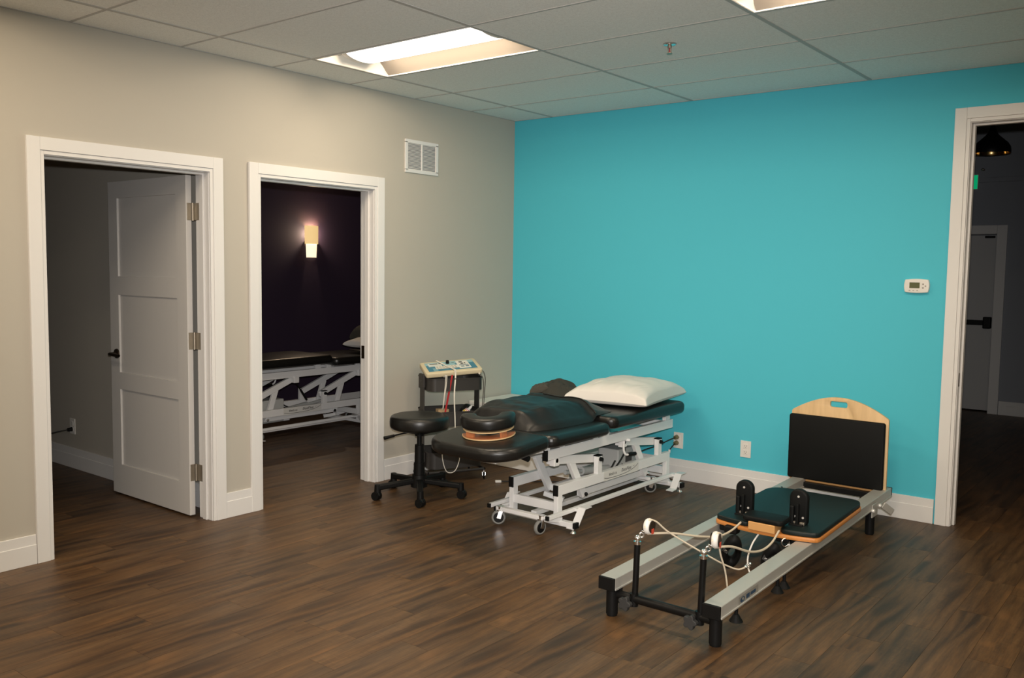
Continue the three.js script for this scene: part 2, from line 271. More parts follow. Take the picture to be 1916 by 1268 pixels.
// ---------------------------------------------------------------- ceiling lights
const glow = new THREE.MeshStandardMaterial({ color: lin(0.9, 0.9, 0.88), roughness: 0.4, emissive: new THREE.Color(1.0, 0.95, 0.86), emissiveIntensity: 2.6 });
const lensClear = std(lin(0.8, 0.78, 0.74), 0.3);
const wingMat = std(lin(0.26, 0.23, 0.20), 0.6);
const troffMat = std(lin(0.80, 0.76, 0.70), 0.5);
function troffer(i, j, label, group) {
  const x0 = GX + i * G, z0 = GZ + (j - 0) * G, cx = x0 + G, cz = z0 + G / 2;
  const t = thing('ceiling_light', label, 'ceiling light', [cx, H, cz], 0, group), X = G - 0.013, Z = G / 2 - 0.013;
  part(t, 'housing', [bx(-X, X, 0.155, 0.165, -Z, Z), bx(-X - 0.002, -X + 0.002, 0.0, 0.16, -Z, Z), bx(X - 0.002, X + 0.002, 0.0, 0.16, -Z, Z), bx(-X, X, 0, 0.16, -Z - 0.002, -Z + 0.002), bx(-X, X, 0, 0.16, Z - 0.002, Z + 0.002)], troffMat);
  for (const s of [-1, 1]) {           // curved reflector wings beside the lens
    const sh = [], n = 10; for (let k = 0; k <= n; k++) { const a = k / n; sh.push([s * (Z - (Z - 0.152) * a), 0.002 + 0.076 * Math.sin(a * Math.PI / 2)]); }
    const g = new THREE.BufferGeometry(), p = [], idx = []; sh.forEach(([z, y]) => p.push(-X + 0.01, y, z, X - 0.01, y, z)); for (let k = 0; k < n; k++) idx.push(2 * k, 2 * k + 1, 2 * k + 2, 2 * k + 1, 2 * k + 3, 2 * k + 2);
    g.setAttribute('position', new THREE.Float32BufferAttribute(p, 3)); g.setIndex(idx); g.computeVertexNormals();
    part(t, 'reflector', g, wingMat);
    part(t, 'edge_lip', bx(-X, X, -0.002, 0.004, s > 0 ? Z - 0.008 : -Z, s > 0 ? Z : -Z + 0.008), MAT.trim);
  }
  for (const s of [-1, 1]) part(t, 'end_plate', [(() => { const g = new THREE.BufferGeometry(); g.setAttribute('position', new THREE.Float32BufferAttribute([s * X, 0.002, -Z, s * X, 0.002, Z, s * (X - 0.05), 0.14, Z, s * (X - 0.05), 0.14, -Z], 3)); g.setIndex([0, 1, 2, 0, 2, 3]); g.computeVertexNormals(); return g; })()], troffMat);
  const arc = (r, y0, a) => { const sh = new THREE.Shape(); for (let k = 0; k <= 20; k++) { const q = Math.PI + Math.PI * k / 20; sh[k ? 'lineTo' : 'moveTo'](r * Math.cos(q), y0 + a * Math.sin(q)); } return sh; };
  const mk = (x0, x1, r, y0, a) => toCreasedNormals(new THREE.ExtrudeGeometry(arc(r, y0, a), { depth: x1 - x0, bevelEnabled: false }).rotateY(Math.PI / 2).translate(x0, 0, 0), 0.7);
  const lens = part(t, 'diffuser_lens', mk(-X + 0.09, X - 0.09, 0.152, 0.080, 0.056), glow);
  each(lens, 'lens_end', [mk(-X + 0.05, -X + 0.09, 0.154, 0.081, 0.057), mk(X - 0.09, X - 0.05, 0.154, 0.081, 0.057)], lensClear);
  for (const [z, y, tilt, wd] of [[0, 0.020, 0, 0.10], [0.112, 0.035, 0.82, 0.095], [-0.112, 0.035, -0.82, 0.095]]) {   // the rounded lens as three facets
    const L = new THREE.RectAreaLight(TROFFER, TROFFER_NITS, 2 * X - 0.2, wd); L.position.set(0, y, z); L.rotation.x = -Math.PI / 2 - tilt; t.add(L);
  }
}
trofferCells.forEach(([i, j], k) => troffer(i, j, k === 0 ? 'recessed ceiling light with a glowing rounded lens nearest the warm grey wall' : k === 1 ? 'recessed ceiling light cut off by the top edge of the photo' : 'recessed ceiling light behind the viewpoint', k < 2 ? 'recessed ceiling lights' : 'recessed lights behind the viewpoint'));

// ---------------------------------------------------------------- treatment table
const logoTex = canvasTex(512, 80, (c, w, h) => {
  c.fillStyle = '#d9d8d4'; c.fillRect(0, 0, w, h); c.fillStyle = '#3a3a3c'; c.font = 'bold 30px sans-serif'; c.fillText('Medi.ca', 70, 46); c.font = 'italic bold 38px sans-serif'; c.fillText('DuoFlex', 250, 44);
  c.strokeStyle = '#3a3a3c'; c.lineWidth = 4; c.beginPath(); c.moveTo(8, 52); c.quadraticCurveTo(60, 70, 240, 66); c.quadraticCurveTo(430, 62, 504, 14); c.stroke(); c.lineWidth = 2; c.beginPath(); c.moveTo(420, 26); c.lineTo(450, 22); c.stroke();
});
const logoMat = std(lin(1, 1, 1), 0.4, { map: logoTex });
function caster(t, x, z, R, turn, mats = [MAT.tyre, MAT.blackSteel, MAT.chrome]) {
  const c = part(t, 'caster', [rod(V(x, R * 1.9, z), V(x, R * 2.6, z), R * 0.45), ...[-1, 1].map(s => { const ox = s * R * 0.42; return bar(V(x + ox * Math.cos(turn), R * 2.1, z - ox * Math.sin(turn)), V(x + ox * Math.cos(turn) + Math.sin(turn) * R * 0.35, R * 0.9, z - ox * Math.sin(turn) + Math.cos(turn) * R * 0.35), 0.004, R * 0.6, 0.001); }), new THREE.CylinderGeometry(R * 0.62, R * 0.62, 0.004, 18).translate(x, R * 2.08, z)], mats[2]);
  const wx = x + Math.sin(turn) * R * 0.35, wz = z + Math.cos(turn) * R * 0.35;
  const w = part(c, 'wheel', new THREE.TorusGeometry(R * 0.80, R * 0.20, 10, 28).applyMatrix4(new THREE.Matrix4().makeScale(1, 1, 1.5)).rotateY(Math.PI / 2 + turn).translate(wx, R, wz), mats[0]);
  const hub = part(c, 'hub', new THREE.CylinderGeometry(R * 0.74, R * 0.74, R * 0.5, 24).rotateX(Math.PI / 2).rotateY(Math.PI / 2 + turn).translate(wx, R, wz), mats[1]);
  return c;
}
function makeTable(label, pos, turn, lift) {
  const t = thing('treatment_table', label, 'treatment table', pos, turn, 'height adjustable treatment tables');
  const S = 0.165, B = MAT.whiteSteel, K = MAT.plastic;
  const a0 = Math.atan2(0.06, 0.446), LA = Math.hypot(0.446, 0.06), a1 = Math.asin((0.06 + lift) / LA), da = a1 - a0;
  const rot = (z, y) => [z * Math.cos(da) - y * Math.sin(da), z * Math.sin(da) + y * Math.cos(da)];
  const U = [0.225, -0.525];            // uprights along the beam
  for (const s of [-1, 1]) {
    const x = s * S, f = part(t, 'side_frame', [rbx(x - 0.016, x + 0.016, 0.055, 0.263, 0.622, 0.668, 0.003), rbx(x - 0.016, x + 0.016, 0.055, 0.263, -0.668, -0.622, 0.003), rbx(x - 0.0165, x + 0.0165, 0.203, 0.264, -0.668, 0.668, 0.003), ...U.map(z => rbx(x - 0.016, x + 0.016, 0.262, 0.372, z - 0.024, z + 0.024, 0.003))], B);
    each(f, 'end_cap', [rbx(x - 0.017, x + 0.017, 0.202, 0.265, 0.666, 0.674, 0.002), ...U.map(z => rbx(x - 0.018, x + 0.018, 0.370, 0.378, z - 0.026, z + 0.026, 0.002))], K);
    each(f, 'knob', U.map(z => rod(V(x + s * 0.014, 0.352, z), V(x + s * 0.034, 0.352, z), 0.014, 0.012)), K);
    const lg = new THREE.PlaneGeometry(0.42, 0.062).rotateY(s * Math.PI / 2).translate(x + s * 0.0172, 0.233, -0.03); part(f, 'logo', lg, logoMat);
    // bell cranks
    for (const uz of U) {
      const ax = s * 0.128, P = (z, y) => { const [a, b] = rot(z, y); return V(ax, 0.352 + b, uz + a); };
      const L = part(t, 'lift_arm', [bar(P(-0.03, -0.004), P(0.47, 0.063), 0.03, 0.052), bar(P(0.25, 0.02), P(0.10, -0.215), 0.028, 0.05)], B);
      each(L, 'pivot', [rod(P(0.446, 0.06).add(V(s * 0.01, 0, 0)), P(0.446, 0.06).add(V(s * 0.045, 0, 0)), 0.013), ball(...P(0.10, -0.205).add(V(s * 0.02, 0, 0)).toArray(), 0.012)], uz === U[0] ? K : MAT.chrome);
      const pv = P(0.446, 0.06); part(t, 'hanger', rbx(x - 0.03, x + 0.008, pv.y - 0.032, 0.44 + lift, pv.z - 0.026, pv.z + 0.026, 0.004), B);
    }
    const lo = rot(0.10, -0.205); part(t, 'connecting_tube', bar(V(s * 0.10, 0.352 + lo[1], U[0] + lo[0] + 0.01), V(s * 0.10, 0.352 + lo[1], U[1] + lo[0] - 0.01), 0.03, 0.042), B);
    // top frame rail
    const r = part(t, 'top_rail', rbx(x - 0.016, x + 0.016, 0.428 + lift, 0.488 + lift, -0.70, 0.775, 0.003), B);
    part(r, 'end_cap', rbx(x - 0.017, x + 0.017, 0.426 + lift, 0.489 + lift, 0.773, 0.785, 0.002), K);
    part(r, 'head_bracket', [rbx(x - 0.016, x + 0.010, 0.486 + lift, 0.512 + lift, 0.745, 0.785, 0.003), bar(V(x - s * 0.02, 0.485 + lift, 0.77), V(x - s * 0.04, 0.49 + lift, 1.15), 0.025, 0.022)], B);
    each(r, 'cushion_bearer', [rbx(x - 0.014, x + 0.014, 0.487 + lift, 0.520 + lift, 0.25, 0.30, 0.003), rbx(x - 0.014, x + 0.014, 0.487 + lift, 0.520 + lift, 0.60, 0.65, 0.003), rbx(x - 0.014, x + 0.014, 0.487 + lift, 0.545 + lift, 0.12, 0.18, 0.003), rbx(x - 0.014, x + 0.014, 0.487 + lift, 0.545 + lift, -0.66, -0.60, 0.003)], B);
    // pedal rail, pedals and feet
    const pr = part(t, 'pedal_rail', rbx(s * 0.214 - 0.011, s * 0.214 + 0.011, 0.098, 0.122, -0.665, 0.812, 0.003), B);
    part(pr, 'end_cap', rbx(s * 0.214 - 0.0115, s * 0.214 + 0.0115, 0.0975, 0.1225, 0.810, 0.822, 0.002), K);
    for (const pz of [0.545, -0.635]) {
      const sh = new THREE.Shape(), q = [[-0.065, 0.126], [0.0, 0.126], [0.07, 0.036], [0.125, 0.032]];
      q.forEach(([a, b], i) => sh[i ? 'lineTo' : 'moveTo'](a, b)); [...q].reverse().forEach(([a, b]) => sh.lineTo(a - 0.001, b - 0.005));
      const g = new THREE.ExtrudeGeometry(sh, { depth: 0.05, bevelEnabled: false }).rotateY(-Math.PI / 2).translate(s * 0.268 + 0.025, 0, pz);
      part(t, 'pedal', [g, rbx(Math.min(s * 0.21, s * 0.25), Math.max(s * 0.21, s * 0.25), 0.10, 0.118, pz - 0.03, pz + 0.01, 0.002)], B);
    }
  }
  for (const z of [0.645, -0.645]) {
    const ft = part(t, 'foot_bar', [rbx(-0.29, 0.29, 0.032, 0.062, z - 0.02, z + 0.02, 0.003), rbx(-0.15, 0.15, 0.108, 0.16, z - 0.014, z + 0.014, 0.003)], B);
    each(ft, 'end_cap', [rbx(0.285, 0.302, 0.030, 0.064, z - 0.022, z + 0.022, 0.003), rbx(-0.302, -0.285, 0.030, 0.064, z - 0.022, z + 0.022, 0.003)], K);
    each(ft, 'levelling_foot', [-0.275, 0.275].map(x => merge(new THREE.CylinderGeometry(0.007, 0.007, 0.03, 10).translate(x, 0.02, z), new THREE.CylinderGeometry(0.013, 0.018, 0.010, 14).translate(x, 0.005, z))), MAT.chrome);
    const cz = z > 0 ? z + 0.135 : z + 0.155;
    part(t, 'caster_bar', [rbx(-0.17, 0.17, 0.084, 0.108, cz - 0.018, cz + 0.018, 0.003), ...[-0.165, 0.165].map(x => bar(V(x, 0.094, cz), V(x * 1.15, 0.062, z), 0.02, 0.032))], B);
    for (const x of [-0.15, 0.15]) caster(t, x, cz, 0.043, z > 0 ? (x < 0 ? -0.9 : -0.15) : -0.9);
    part(t, 'crossmember', rbx(-0.15, 0.15, 0.432 + lift, 0.482 + lift, z * 0.98 - 0.015, z * 0.98 + 0.015, 0.003), B);
  }
  part(t, 'base_tie', [rbx(-0.05, -0.01, 0.045, 0.07, -0.62, 0.62, 0.003), rbx(-0.02, 0.02, 0.12, 0.15, -0.62, -0.05, 0.003), bar(V(-0.1, 0.13, 0.42), V(0.02, 0.1, 0.38), 0.03, 0.03)], B);
  const mb = part(t, 'motor_box', [rbx(-0.085, 0.075, 0.135, 0.335, -0.44, -0.16, 0.01), rod(V(0, 0.2, -0.16), V(0, 0.24, 0.16), 0.026), rod(V(0, 0.235, 0.14), V(0, 0.26, 0.34), 0.014)], MAT.greyPlastic);
  part(mb, 'rating_label', bx(0.0752, 0.0762, 0.24, 0.30, -0.33, -0.25), std(lin(0.05, 0.05, 0.05), 0.6));
  part(t, 'motor_cable', [tube([V(0.08, 0.36, -0.22), V(0.10, 0.33, -0.20), V(0.11, 0.27, -0.12), V(0.11, 0.22, -0.02), V(0.12, 0.20, 0.08), V(0.11, 0.23, 0.0), V(0.10, 0.28, -0.08)], 0.006, 40), tube([V(0.08, 0.24, -0.2), V(0.12, 0.21, -0.16), V(0.10, 0.18, -0.14), V(0.08, 0.2, -0.2)], 0.003, 24)], MAT.cordBlack);
  const ck = part(t, 'crank_handle', [rod(V(0.13, 0.425 + lift, -0.08), V(0.20, 0.425 + lift, -0.10), 0.010), tube([V(0.175, 0.425 + lift, -0.06), V(0.176, 0.36 + lift, -0.06), V(0.182, 0.335 + lift, -0.075), V(0.19, 0.332 + lift, -0.095)], 0.008, 18)], B);
  part(ck, 'grip', rod(V(0.188, 0.332 + lift, -0.09), V(0.20, 0.330 + lift, -0.165), 0.012), K);
  if (lift) part(t, 'gas_strut', [rod(V(-0.155, 0.505, -0.10), V(-0.155, 0.40, -0.03), 0.005), rod(V(-0.155, 0.41, -0.035), V(-0.155, 0.31, 0.035), 0.009)], K);
  part(t, 'cushion_lever', [tube([V(-0.1, 0.49 + lift, 1.05), V(-0.06, 0.455 + lift, 1.1), V(0.0, 0.452 + lift, 1.11)], 0.006, 14), rbx(-0.13, -0.06, 0.462 + lift, 0.492 + lift, 0.97, 1.03, 0.004), rbx(0.03, 0.08, 0.452 + lift, 0.492 + lift, 1.08, 1.12, 0.004)], B);
  part(t, 'release_knob', [rod(V(0.15, 0.485 + lift, 0.98), V(0.20, 0.475 + lift, 0.98), 0.017), rod(V(0.1, 0.485 + lift, 0.98), V(0.16, 0.483 + lift, 0.98), 0.008)], K);
  const c = (w, z0, z1, y, th, r) => cushion(w, z1 - z0, th, r, 0.03).translate(-0.03, y + lift, (z0 + z1) / 2);
  part(t, 'head_cushion', cushion(0.62, 0.43, 0.075, [0.19, 0.19, 0.05, 0.05], 0.03).translate(0, 0, 0.215).rotateX(0.085).translate(-0.04, 0.524 + lift, 0.855), MAT.vinyl);
  part(t, 'middle_cushion', c(0.60, 0.225, 0.845, 0.516, 0.072, 0.06), MAT.vinyl);
  part(t, 'back_cushion', c(0.60, -0.735, 0.215, 0.541, 0.078, 0.06), MAT.vinyl);
  return t;
}
makeTable('white steel treatment table with black padding in front of the turquoise wall', [1.48, 0, 0.975], 0, 0);
makeTable('white steel treatment table seen in the dark purple room', [-1.96, 0, 0.725], Math.PI, 0.1);

// ---------------------------------------------------------------- things on the tables
function pillowGeo(a, b, h, flat = 0.25, sd = 1) {
  const f = (s) => (u, v) => {
    const su = Math.sign(u) * Math.pow(Math.abs(u), 0.85), sv = Math.sign(v) * Math.pow(Math.abs(v), 0.85);
    const x = a * su * (1 - 0.09 * (1 - v * v)), z = b * sv * (1 - 0.09 * (1 - u * u));
    const e = Math.pow(Math.max(0, (1 - u * u) * (1 - v * v)), 0.30);
    const wr = noise.noise(u * 3 + sd, v * 3, sd) * 0.012 + noise.noise(u * 9 + v * 5, v * 3, sd + 4) * 0.004 * (Math.abs(v) + Math.abs(u));
    const fold = Math.sin(u * 26 + v * 9 + sd) * 0.0035 * Math.max(0, Math.abs(v) - 0.45) * e;
    return V(x, s > 0 ? h * e + (wr + fold) * e : -h * flat * e, z);
  };
  return soft(f(1), f(-1), 60, 60);
}
{
  const p = thing('pillow', 'plump white pillow at the wall end of the black treatment table', 'pillow', [1.445, 0.661, 0.545], 0.15);
  part(p, 'pillow_case', pillowGeo(0.295, 0.385, 0.122, 0.32, 2), MAT.pillow);
  const q = thing('pillow', 'white pillow on the table in the purple room', 'pillow', [-1.82, 0.768, -0.20], 0.0);
  part(q, 'pillow_case', pillowGeo(0.15, 0.33, 0.075, 0.5, 5), MAT.pillow);
  const r = thing('bolster_cushion', 'dark cushion behind the pillow in the purple room', 'cushion', [-2.115, 0.80, -0.47], 0.05);
  part(r, 'cover', pillowGeo(0.13, 0.28, 0.17, 0.5, 8), MAT.charcoal);
}
{ // body support cushion: flat topped, thick towards the near end, thin at the far end
  const b = thing('body_cushion', 'thick black vinyl body cushion lying on the table beside the pillow', 'cushion', [1.305, 0.589, 1.40], 0);
  const A = 0.315, D = 0.39, sm = (x) => { x = clamp(x); return x * x * (3 - 2 * x); };
  const f = (s) => (u, v) => {
    const su = Math.sign(u) * Math.pow(Math.abs(u), 0.85), sv = Math.sign(v) * Math.pow(Math.abs(v), 0.85);
    const x = A * su * (1 - 0.10 * Math.pow(Math.max(0, -v), 2) - 0.22 * Math.pow(Math.max(0, v), 3)) + (u > 0 ? 0.03 * (1 - v) * 0.5 : 0) , z = D * sv * (1 - 0.06 * (1 - u * u) * (v > 0 ? 0 : -1));
    const eu = sm((1 - Math.abs(u)) / 0.52), ev = v > 0 ? Math.pow(Math.max(0, Math.min(1, (1 - v) / 0.14)), 0.6) * (1 - 0.22 * sm((v - 0.3) / 0.7)) : sm((1 + v) / 0.85) * 0.75 + 0.25 * Math.pow(Math.max(0, Math.min(1, (1 + v) / 0.12)), 0.5);
    const e = (0.28 * Math.pow(Math.min(1, (1 - Math.abs(u)) / 0.07), 0.5) + 0.72 * eu) * ev, lift = 0.032 * sm((-v - 0.30) / 0.14);
    const wr = noise.noise(u * 2.4, v * 3.1, 6.6) * 0.012 + noise.noise(u * 7, v * 8, 2.6) * 0.005;
    return V(x, lift + (s > 0 ? 0.118 * e + wr * Math.min(1, e * 1.6) : 0.0005), z);
  };
  part(b, 'vinyl_cover', soft(f(1), f(-1), 56, 56), MAT.softVinyl);
  const seam = []; for (let i = 0; i <= 20; i++) { const u = 0.98 - i / 20 * 1.2; seam.push(f(1)(u, -0.42).add(V(0, 0.0015, 0))); }
  part(b, 'seam_piping', tube(seam, 0.0045, 40, 6), MAT.vinyl);
}
{ // face cradle: crescent pad on two crescent plywood plates
  const t = thing('face_cradle', 'black crescent face cushion on two curved plywood plates at the table end', 'face cradle', [1.432, 0.5875, 2.0], 0); t.rotation.x = 0.085;
  const dir = Math.atan2(-0.62, -0.783), R = 0.108;      // opening points away from the viewer
  const arcPts = (r, y, a = 2.05, n = 30) => { const o = []; for (let i = 0; i <= n; i++) { const q = dir + Math.PI + (i / n * 2 - 1) * a; o.push(V(r * Math.sin(q), y, r * Math.cos(q))); } return o; };
  const sweep = (r, y, hw, hh, a, dip = 0) => {   // rounded rectangular section swept along the crescent
    const P = arcPts(r, y, a, 36), pos = [], idx = [], m = 20, n = P.length;
    P.forEach((p, i) => {
      const e = Math.pow(Math.max(0, 1 - Math.pow(Math.abs(i / (n - 1) * 2 - 1), 10)), 0.5), rad = V(p.x, 0, p.z).normalize(), lift = dip * Math.pow(Math.abs(i / (n - 1) * 2 - 1), 2);
      for (let k = 0; k < m; k++) { const q = k / m * Math.PI * 2, c = Math.cos(q), s = Math.sin(q), pw = 0.6; const w = Math.sign(c) * Math.pow(Math.abs(c), pw) * hw * (0.35 + 0.65 * e), h = Math.sign(s) * Math.pow(Math.abs(s), pw) * hh * e; pos.push(p.x + rad.x * w, p.y + h + (s > 0 ? lift : lift * 0.4), p.z + rad.z * w); }
    });
    for (let i = 0; i + 1 < n; i++) for (let k = 0; k < m; k++) { const a1 = i * m + k, b1 = i * m + (k + 1) % m; idx.push(a1, a1 + m, b1, b1, a1 + m, b1 + m); }
    const g = new THREE.BufferGeometry(); g.setAttribute('position', new THREE.Float32BufferAttribute(pos, 3)); g.setIndex(idx); g.computeVertexNormals(); return g;
  };
  part(t, 'crescent_pad', sweep(R, 0.084, 0.050, 0.038, 1.95, 0.010), MAT.vinyl);
  const plate = (a, r0, r1) => { const s = new THREE.Shape(), n = 28; for (let i = 0; i <= n; i++) { const q = dir + Math.PI + (i / n * 2 - 1) * a; s[i ? 'lineTo' : 'moveTo'](r1 * Math.sin(q), -r1 * Math.cos(q)); } for (let i = n; i >= 0; i--) { const q = dir + Math.PI + (i / n * 2 - 1) * a; s.lineTo(r0 * Math.sin(q), -r0 * Math.cos(q)); } return s; };
  part(t, 'lower_plate', slab(plate(1.7, 0.06, 0.15), 0.007, 0.002, 2).translate(0, 0.0, 0), MAT.plyEdge);
  part(t, 'plate_veneer', slab(plate(1.66, 0.063, 0.147), 0.0012, 0.0003, 1).translate(0, 0.0068, 0), MAT.plyFace);
  part(t, 'upper_plate', slab(plate(1.7, 0.06, 0.143), 0.006, 0.002, 2).translate(0, 0.038, 0), MAT.plyEdge);
  for (const q of [-0.95, 0.75]) { const a = dir + Math.PI + q; part(t, 'spacer', new THREE.BoxGeometry(0.055, 0.032, 0.012).rotateY(a + 0.3).translate(0.122 * Math.sin(a), 0.0225, 0.122 * Math.cos(a)), MAT.plyFace); }
  part(t, 'clamp', [rbx(-0.03, 0.05, 0.010, 0.037, -0.02, 0.05, 0.006)], MAT.plastic);
}
// ---------------------------------------------------------------- storage box and the bag on it
{
  const b = thing('storage_box', 'large white box in the corner behind the wheeled cart', 'box', [0.5, 0, 0.285], 0);
  part(b, 'carton', rbx(-0.478, 0.48, 0.002, 0.455, -0.262, 0.262, 0.004), MAT.boxWhite);
  part(b, 'lid', rbx(-0.482, 0.484, 0.45, 0.478, -0.266, 0.267, 0.004), MAT.boxWhite);
  const g = thing('cloth_bag', 'crumpled dark grey cloth bag between the black cushion and the pillow', 'bag', [0.745, 0.480, 0.365], 0.4);
  const f = (s) => (u, v) => {
    const r = Math.max(Math.abs(u), Math.abs(v)), l = Math.hypot(u, v) || 1, k = r / l, x = u * k, z = v * k;
    const e = Math.pow(Math.max(0, 1 - r * r), 0.4), n = noise.noise(u * 1.6 + 3, v * 1.6, 1.5) * 0.05 + Math.abs(noise.noise(u * 3 + v * 2, v * 4 + 4, 3.5)) * 0.03 + Math.abs(noise.noise(u * 7, v * 5, 8.5)) * 0.008;
    return V(x * 0.21 * (1 + n), s > 0 ? (0.19 + n * 0.9) * e : 0.0, z * 0.17);
  };
  part(g, 'body', soft(f(1), f(-1), 64, 64), MAT.charcoal);
  part(g, 'flap', pillowGeo(0.075, 0.06, 0.045, 0.6, 11).rotateZ(0.25).translate(-0.125, 0.135, 0.05), std(lin(0.07, 0.065, 0.053), 0.95));
}
// ---------------------------------------------------------------- rolling stool
{
  const s = thing('rolling_stool', 'black round rolling stool on a five star base by the doorway', 'stool', [0.50, 0, 1.60], 0);
  part(s, 'seat', lathe([[0, 0.452], [0.17, 0.452], [0.186, 0.458], [0.195, 0.472], [0.197, 0.50], [0.194, 0.525], [0.185, 0.538], [0.165, 0.545], [0.10, 0.548], [0, 0.549]], 56), MAT.vinyl);
  part(s, 'seat_plate', [rbx(-0.07, 0.07, 0.425, 0.453, -0.07, 0.07, 0.006), new THREE.CylinderGeometry(0.03, 0.03, 0.03, 20).translate(0, 0.42, 0)], MAT.plastic);
  part(s, 'gas_lift', [new THREE.CylinderGeometry(0.016, 0.016, 0.12, 20).translate(0, 0.38, 0), new THREE.CylinderGeometry(0.030, 0.032, 0.15, 24).translate(0, 0.27, 0), new THREE.CylinderGeometry(0.036, 0.038, 0.14, 24).translate(0, 0.155, 0)], MAT.plastic);
  const lv = part(s, 'height_lever', rod(V(-0.02, 0.437, 0.05), V(-0.07, 0.418, 0.19), 0.005), MAT.blackSteel);
  part(lv, 'grip', rod(V(-0.062, 0.42, 0.17), V(-0.088, 0.409, 0.235), 0.009, 0.012), MAT.plastic);
  part(s, 'hub', [new THREE.CylinderGeometry(0.046, 0.056, 0.08, 26).translate(0, 0.105, 0)], MAT.plastic);
  for (let k = 0; k < 5; k++) {
    const a = (44 + 72 * k) * Math.PI / 180, c = Math.cos(a), n = Math.sin(a);
    const l = part(s, 'leg', [bar(V(0.03 * c, 0.105, 0.03 * n), V(0.285 * c, 0.083, 0.285 * n), 0.042, 0.036, 0.010), new THREE.CylinderGeometry(0.02, 0.022, 0.05, 16).translate(0.285 * c, 0.078, 0.285 * n)], MAT.plastic);
    const w = [-1, 1].map(e => new THREE.CylinderGeometry(0.028, 0.028, 0.019, 22).rotateX(Math.PI / 2).translate(0, 0, e * 0.0125)); const hood = new THREE.TorusGeometry(0.024, 0.008, 8, 18, Math.PI * 1.1).rotateZ(0.2); hood.scale(1, 1, 1.7);
    part(l, 'caster', merge(...w, hood).rotateY(-a + 0.9 + k * 1.3).translate(0.292 * c, 0.0285, 0.292 * n), MAT.plastic);
  }
}
